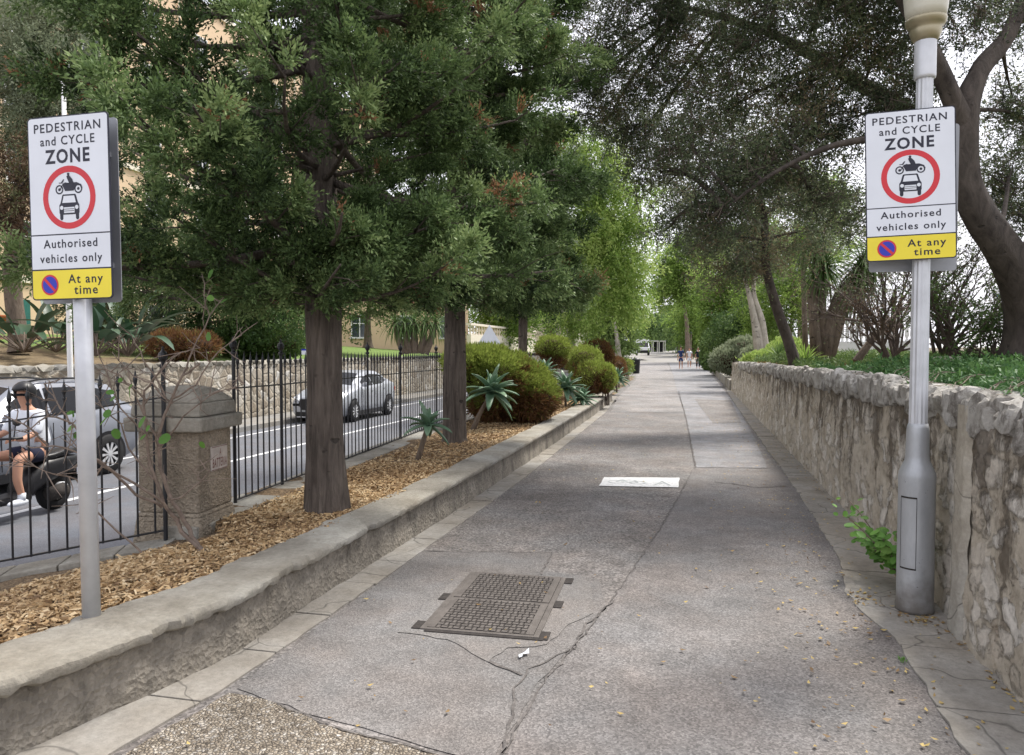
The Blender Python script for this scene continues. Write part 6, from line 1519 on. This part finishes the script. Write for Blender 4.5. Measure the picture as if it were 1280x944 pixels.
walker('walker in white top and shorts, middle one of the three on the path', gnd(861.5,459.5), 1.80, M['shirt_white'], M['shirt_white'], M['hair'], 2, stride=-.14)
walker('walker with fair hair in a long dark outfit, rightmost of the three on the path', gnd(872.5,461), 1.76, M['cloth_navy'], M['cloth_navy'], M['hair_fair'], 3, dress=True)
# ---------------------------------------------------------------- far end: rising plaza and shelter
b = MB(); b.add([(-12,104,.01),(3,104,.01),(3,150,1.5),(-12,150,1.5)], [(0,1,2,3)]); tag(b.build('plaza', M['pavement']), kind='structure')
sp_ = at(819, 442, 126); sh = empty('shelter', tuple(sp_), 'white framed glass shelter at the far end of the path', 'shelter', rz=R_(12))
b = MB(); b.box(-1.6,-.9,2.0,1.6,.9,2.15); b.build('roof', M['offwhite'], sh)
for x in (-1.5,-.5,.5,1.5):
    for y in (-.85,.85): b = MB(); b.box(x-.06,y-.06,0,x+.06,y+.06,2.0); b.build('post', M['offwhite'], sh)
for x in (-1,0,1): b = MB(); b.box(x-.42,.84,.25,x+.42,.87,1.9); b.build('glass_panel', M['car_glass'], sh)
# ---------------------------------------------------------------- bin, poles, small signs
bp = gnd(795, 467); bn = empty('litter_bin', (bp.x, bp.y, 0), 'black litter bin at the left edge of the path past the shrubs', 'bin')
b = MB(); b.lathe([(.22,.0),(.24,.05),(.28,.85),(.29,.88)], n=20); b.build('body', M['plastic_black'], bn, smooth=True)
b = MB(); b.lathe([(.30,.88),(.31,.92),(.25,1.02),(.08,1.08),(.001,1.085)], n=20); b.build('lid', M['plastic_black'], bn, smooth=True)
lq = at(88, 470, 15.5); ll_ = empty('street_light', (lq.x, lq.y, -.42), 'slim pale street light across the road, seen just beside the left zone sign', 'street light')
hz = at(82, 92, 15.5).z+.42; b = MB(); b.tube([(0,0,0),(0,0,1.2),(-.02,0,hz)], [.075,.055,.04], 14); b.build('pole', M['offwhite'], ll_, smooth=True)
b = MB(); b.lathe([(.05,hz-.04),(.09,hz),(.10,hz+.12),(.02,hz+.16)], n=14); b.build('lamp_head', M['galv'], ll_, smooth=True)
b = MB(); b.box(-.10,-.05,0,.10,.05,.35); b.build('base_box', M['galv'], ll_)
for lab, x, d, z1, mt in (('thin dark pole standing behind the middle walker', 864, 84, 418, 'bark_brown'), ('thin pale pole beside the tall hedge, right of the walkers', 881, 72, 418, 'bark_pale')):
    p = gnd(x, 456 if d > 80 else 459); q = at(x, z1, d); po = empty('slim_pole', (q.x, q.y, 0), lab, 'pole'); b = MB(); b.tube([(0,0,0),(0,0,q.z)], .06, 8); b.build('pole', M[mt], po)
    b = MB(); b.lathe([(.10,q.z),(.13,q.z+.18),(.05,q.z+.28)], n=8); b.build('lamp_head', M['plastic_black'], po)
tw = at(612, 440, 34); ts = empty('warning_sign', (tw.x, tw.y, -.42), 'back of a triangular road sign on a post behind the railing', 'road sign', rz=R_(10))
zc = at(612, 420, 34).z+.42
b = MB(); b.tube([(0,0,0),(0,0,zc+.2)], .035, 8); b.build('post', M['galv'], ts)
b = MB(); b.add([(-.52,-.04,zc-.35),(.52,-.04,zc-.35),(0,-.04,zc+.50),(-.52,-.055,zc-.35),(.52,-.055,zc-.35),(0,-.055,zc+.50)], [(0,1,2),(5,4,3),(0,3,4,1),(1,4,5,2),(2,5,3,0)]); b.build('sign_plate', M['sign_white'], ts)
np_ = at(384, 452, 24); ns = empty('notice_sign', tuple(np_), 'small white and blue notice on the lawn edge beyond the first railing post', 'notice')
b = MB(); b.tube([(0,0,-.1),(0,0,.35)], .02, 6); b.build('stake', M['galv'], ns)
b = MB(); b.box(-.18,-.03,.22,.18,-.02,.40); b.build('board', M['sign_white'], ns); b = MB(); b.box(-.18,-.036,.35,.18,-.031,.40); b.build('header', M['sign_blue'], ns)
# ---------------------------------------------------------------- buildings
def facade_window(parent, x, y, z, w_, h, shutters=False, face='x', glass='glass_dark', frame='offwhite'):
    fr = MB(); q = .07
    def bx(bb, a0, a1, z0, z1, d0, d1):
        if face == 'x': bb.box(x+d0, y+a0, z+z0, x+d1, y+a1, z+z1)
        else: bb.box(x+a0, y-d1, z+z0, x+a1, y-d0, z+z1)
    bx(fr, -w_/2-q, -w_/2, 0, h, 0, .06); bx(fr, w_/2, w_/2+q, 0, h, 0, .06); bx(fr, -w_/2-q, w_/2+q, h, h+q, 0, .07); bx(fr, -w_/2-.15, w_/2+.15, -.1, 0, 0, .14); bx(fr, -.03, .03, 0, h, .01, .045); bx(fr, -w_/2, -.03, h*.62, h*.62+.05, .01, .045); bx(fr, .03, w_/2, h*.62, h*.62+.05, .01, .045)
    o = fr.build('window', M[frame], parent); pn = MB(); bx(pn, -w_/2, w_/2, 0, h, .002, .009); pn.build('pane', M[glass], o)
pb = empty('apartment_building', (-27, 20, 1.4), 'tall peach rendered apartment block with cream bands beyond the lawn on the left', 'building')
b = MB(); b.box(-14, -6, -2, 0, 42, 19.5); b.build('wall', M['peach'], pb)
for z in (3.0, 9.1, 15.2, 19.5): b = MB(); b.box(-14.1, -6.1, z, .12, 42.1, z+.28); b.build('cornice', M['cream'], pb)
for f in range(6):
    for i in range(10):
        y = 1.6+i*4.0
        if f == 0 and i == 1: continue
        facade_window(pb, 0, y, .95+f*3.05, 1.05, 1.5)
b = MB(); b.box(0,5.0,.1,.05,6.0,2.3); d_ = b.build('door', M['greenpaint'], pb); b = MB(); b.box(.05,5.8,1.1,.09,5.86,1.25); b.build('handle', M['galv'], d_)
for y in (3.7, 15.7, 27.7): b = MB(); b.tube([(.12,y,-.5),(.12,y,19.3)], .06, 8); b.build('drainpipe', M['cream'], pb)
pt = at(4, 412, 27.5); po = empty('flower_pot', tuple(pt), 'terracotta pot by the peach building at the left edge', 'plant pot'); b = MB(); b.lathe([(.18,0),(.26,.42),(.29,.44),(.29,.52),(.24,.52)], n=16); b.build('pot', M['terracotta'], po, smooth=True)
b = MB(); q0 = at(-5, 432, 26); b.box(-.2,-8,-.4,.2,6,.33); o = b.build('low_brick_wall', M['roof']); tag(o, 'low brown brick wall in front of the peach building at the left edge', 'wall'); o.location = q0
def block(label, name, c, w_, dp, h, mat, nx, nf, rz, roof=True, rmat='roof', base=-2):
    t = empty(name, c, label, 'building', rz=rz); b = MB(); b.box(-w_/2, 0, base, w_/2, dp, h); b.build('wall', M[mat], t)
    if roof: b = MB(); b.add([(-w_/2-.4,-.4,h),(w_/2+.4,-.4,h),(w_/2+.4,dp+.4,h),(-w_/2-.4,dp+.4,h),(-w_/4,dp/2,h+w_*.16),(w_/4,dp/2,h+w_*.16)], [(0,1,5,4),(1,2,5),(2,3,4,5),(3,0,4),(0,3,2,1)]); b.build('roof', M[rmat], t)
    else: b = MB(); b.box(-w_/2-.1,-.1,h,w_/2+.1,dp+.1,h+.3); b.build('parapet', M['cream'], t)
    for f in range(nf):
        for i in range(nx): facade_window(t, -w_/2+w_*(i+.5)/nx, 0, .9+f*3, 1.0, 1.4, face='y')
    return t
yc = at(478, 433, 50); block('low yellow house seen between the first two conifers', 'yellow_house', (yc.x, yc.y, yc.z-.3), 12, 8, 5.6, 'peach', 4, 2, R_(35))
hc = at(655, 432, 85); block('pale pink house far across the road past the second conifer', 'pink_house', (hc.x, hc.y, hc.z-.5), 9, 8, 6.0, 'pinkish', 3, 2, R_(20))
hc = at(700, 434, 120); block('cream house far away left of the weeping tree', 'cream_house', (hc.x, hc.y, hc.z-.5), 12, 8, 7.5, 'cream', 4, 2, R_(15))
# pale terrace wall with balusters
def balustrade(label, p0, p1, z0, h, n, mat, solid=.45, name='balustrade', th=.16):
    p0, p1 = Vector(p0), Vector(p1); t = empty(name, (p0.x, p0.y, z0), label, 'balustrade', rz=math.atan2(p1.y-p0.y, p1.x-p0.x)); L = (p1.xy-p0.xy).length
    b = MB(); b.box(0,-th/2,-1.5,L,th/2,h*solid); b.build('parapet', M[mat], t); b = MB(); b.box(-.05,-th/2-.04,h*.9,L+.05,th/2+.04,h); b.build('handrail', M[mat], t)
    for k in range(n): b = MB(); x = L*(k+.5)/n; b.lathe([(th*.32,h*solid),(th*.18,h*(solid+.1)),(th*.36,h*(solid+.2)),(th*.2,h*.86),(th*.3,h*.9)], c=(x,0,0), n=8); b.build('baluster', M[mat], t)
    return t
balustrade('pale terrace wall topped by balusters far across the road', at(586,432,50), at(668,432,70), at(586,432,50).z, 1.5, 30, 'cream', .5, 'terrace_balustrade', .3)
balustrade('white balustrade between the dracaena and the lamp post beyond the bank', at(1050,436,26), at(1150,436,24), at(1050,436,26).z, .95, 16, 'offwhite', .25, 'white_balustrade', .2)
wq = at(1120, 445, 28); block('low white building beyond the bank behind the bare shrubs', 'white_building', (wq.x, wq.y, -1.5), 9, 5, 2.9, 'offwhite', 3, 1, R_(-20), roof=False)
rq = at(1262, 440, 34); rt = empty('roofed_pavilion', (rq.x, rq.y, -1), 'pale pitched roof rising beyond the bank at the right edge', 'building', rz=R_(-10))
b = MB(); b.box(-2.2,-2,0,2.2,2,2.7); b.build('wall', M['offwhite'], rt); b = MB(); b.add([(-3,-2.6,2.7),(3,-2.6,2.7),(3,2.6,2.7),(-3,2.6,2.7),(0,0,3.9)], [(0,1,4),(1,2,4),(2,3,4),(3,0,4),(0,3,2,1)]); b.build('roof', M['offwhite'], rt)
for x in (-1.2, 0, 1.2): facade_window(rt, x, -2, 1.3, .8, 1.0, face='y')
bq = at(1258, 440, 45); bz = at(1258, 366, 45).z; bo = empty('blue_mast', (bq.x, bq.y, -1), 'blue steel mast in the distance near the big trunk at the right', 'mast'); b = MB(); b.box(-.13,-.13,0,.13,.13,bz+1); b.build('mast', M['bluepaint'], bo)
b = MB(); b.box(-.75,-.06,bz+.75,.2,.06,bz+.95); b.build('arm', M['bluepaint'], bo)
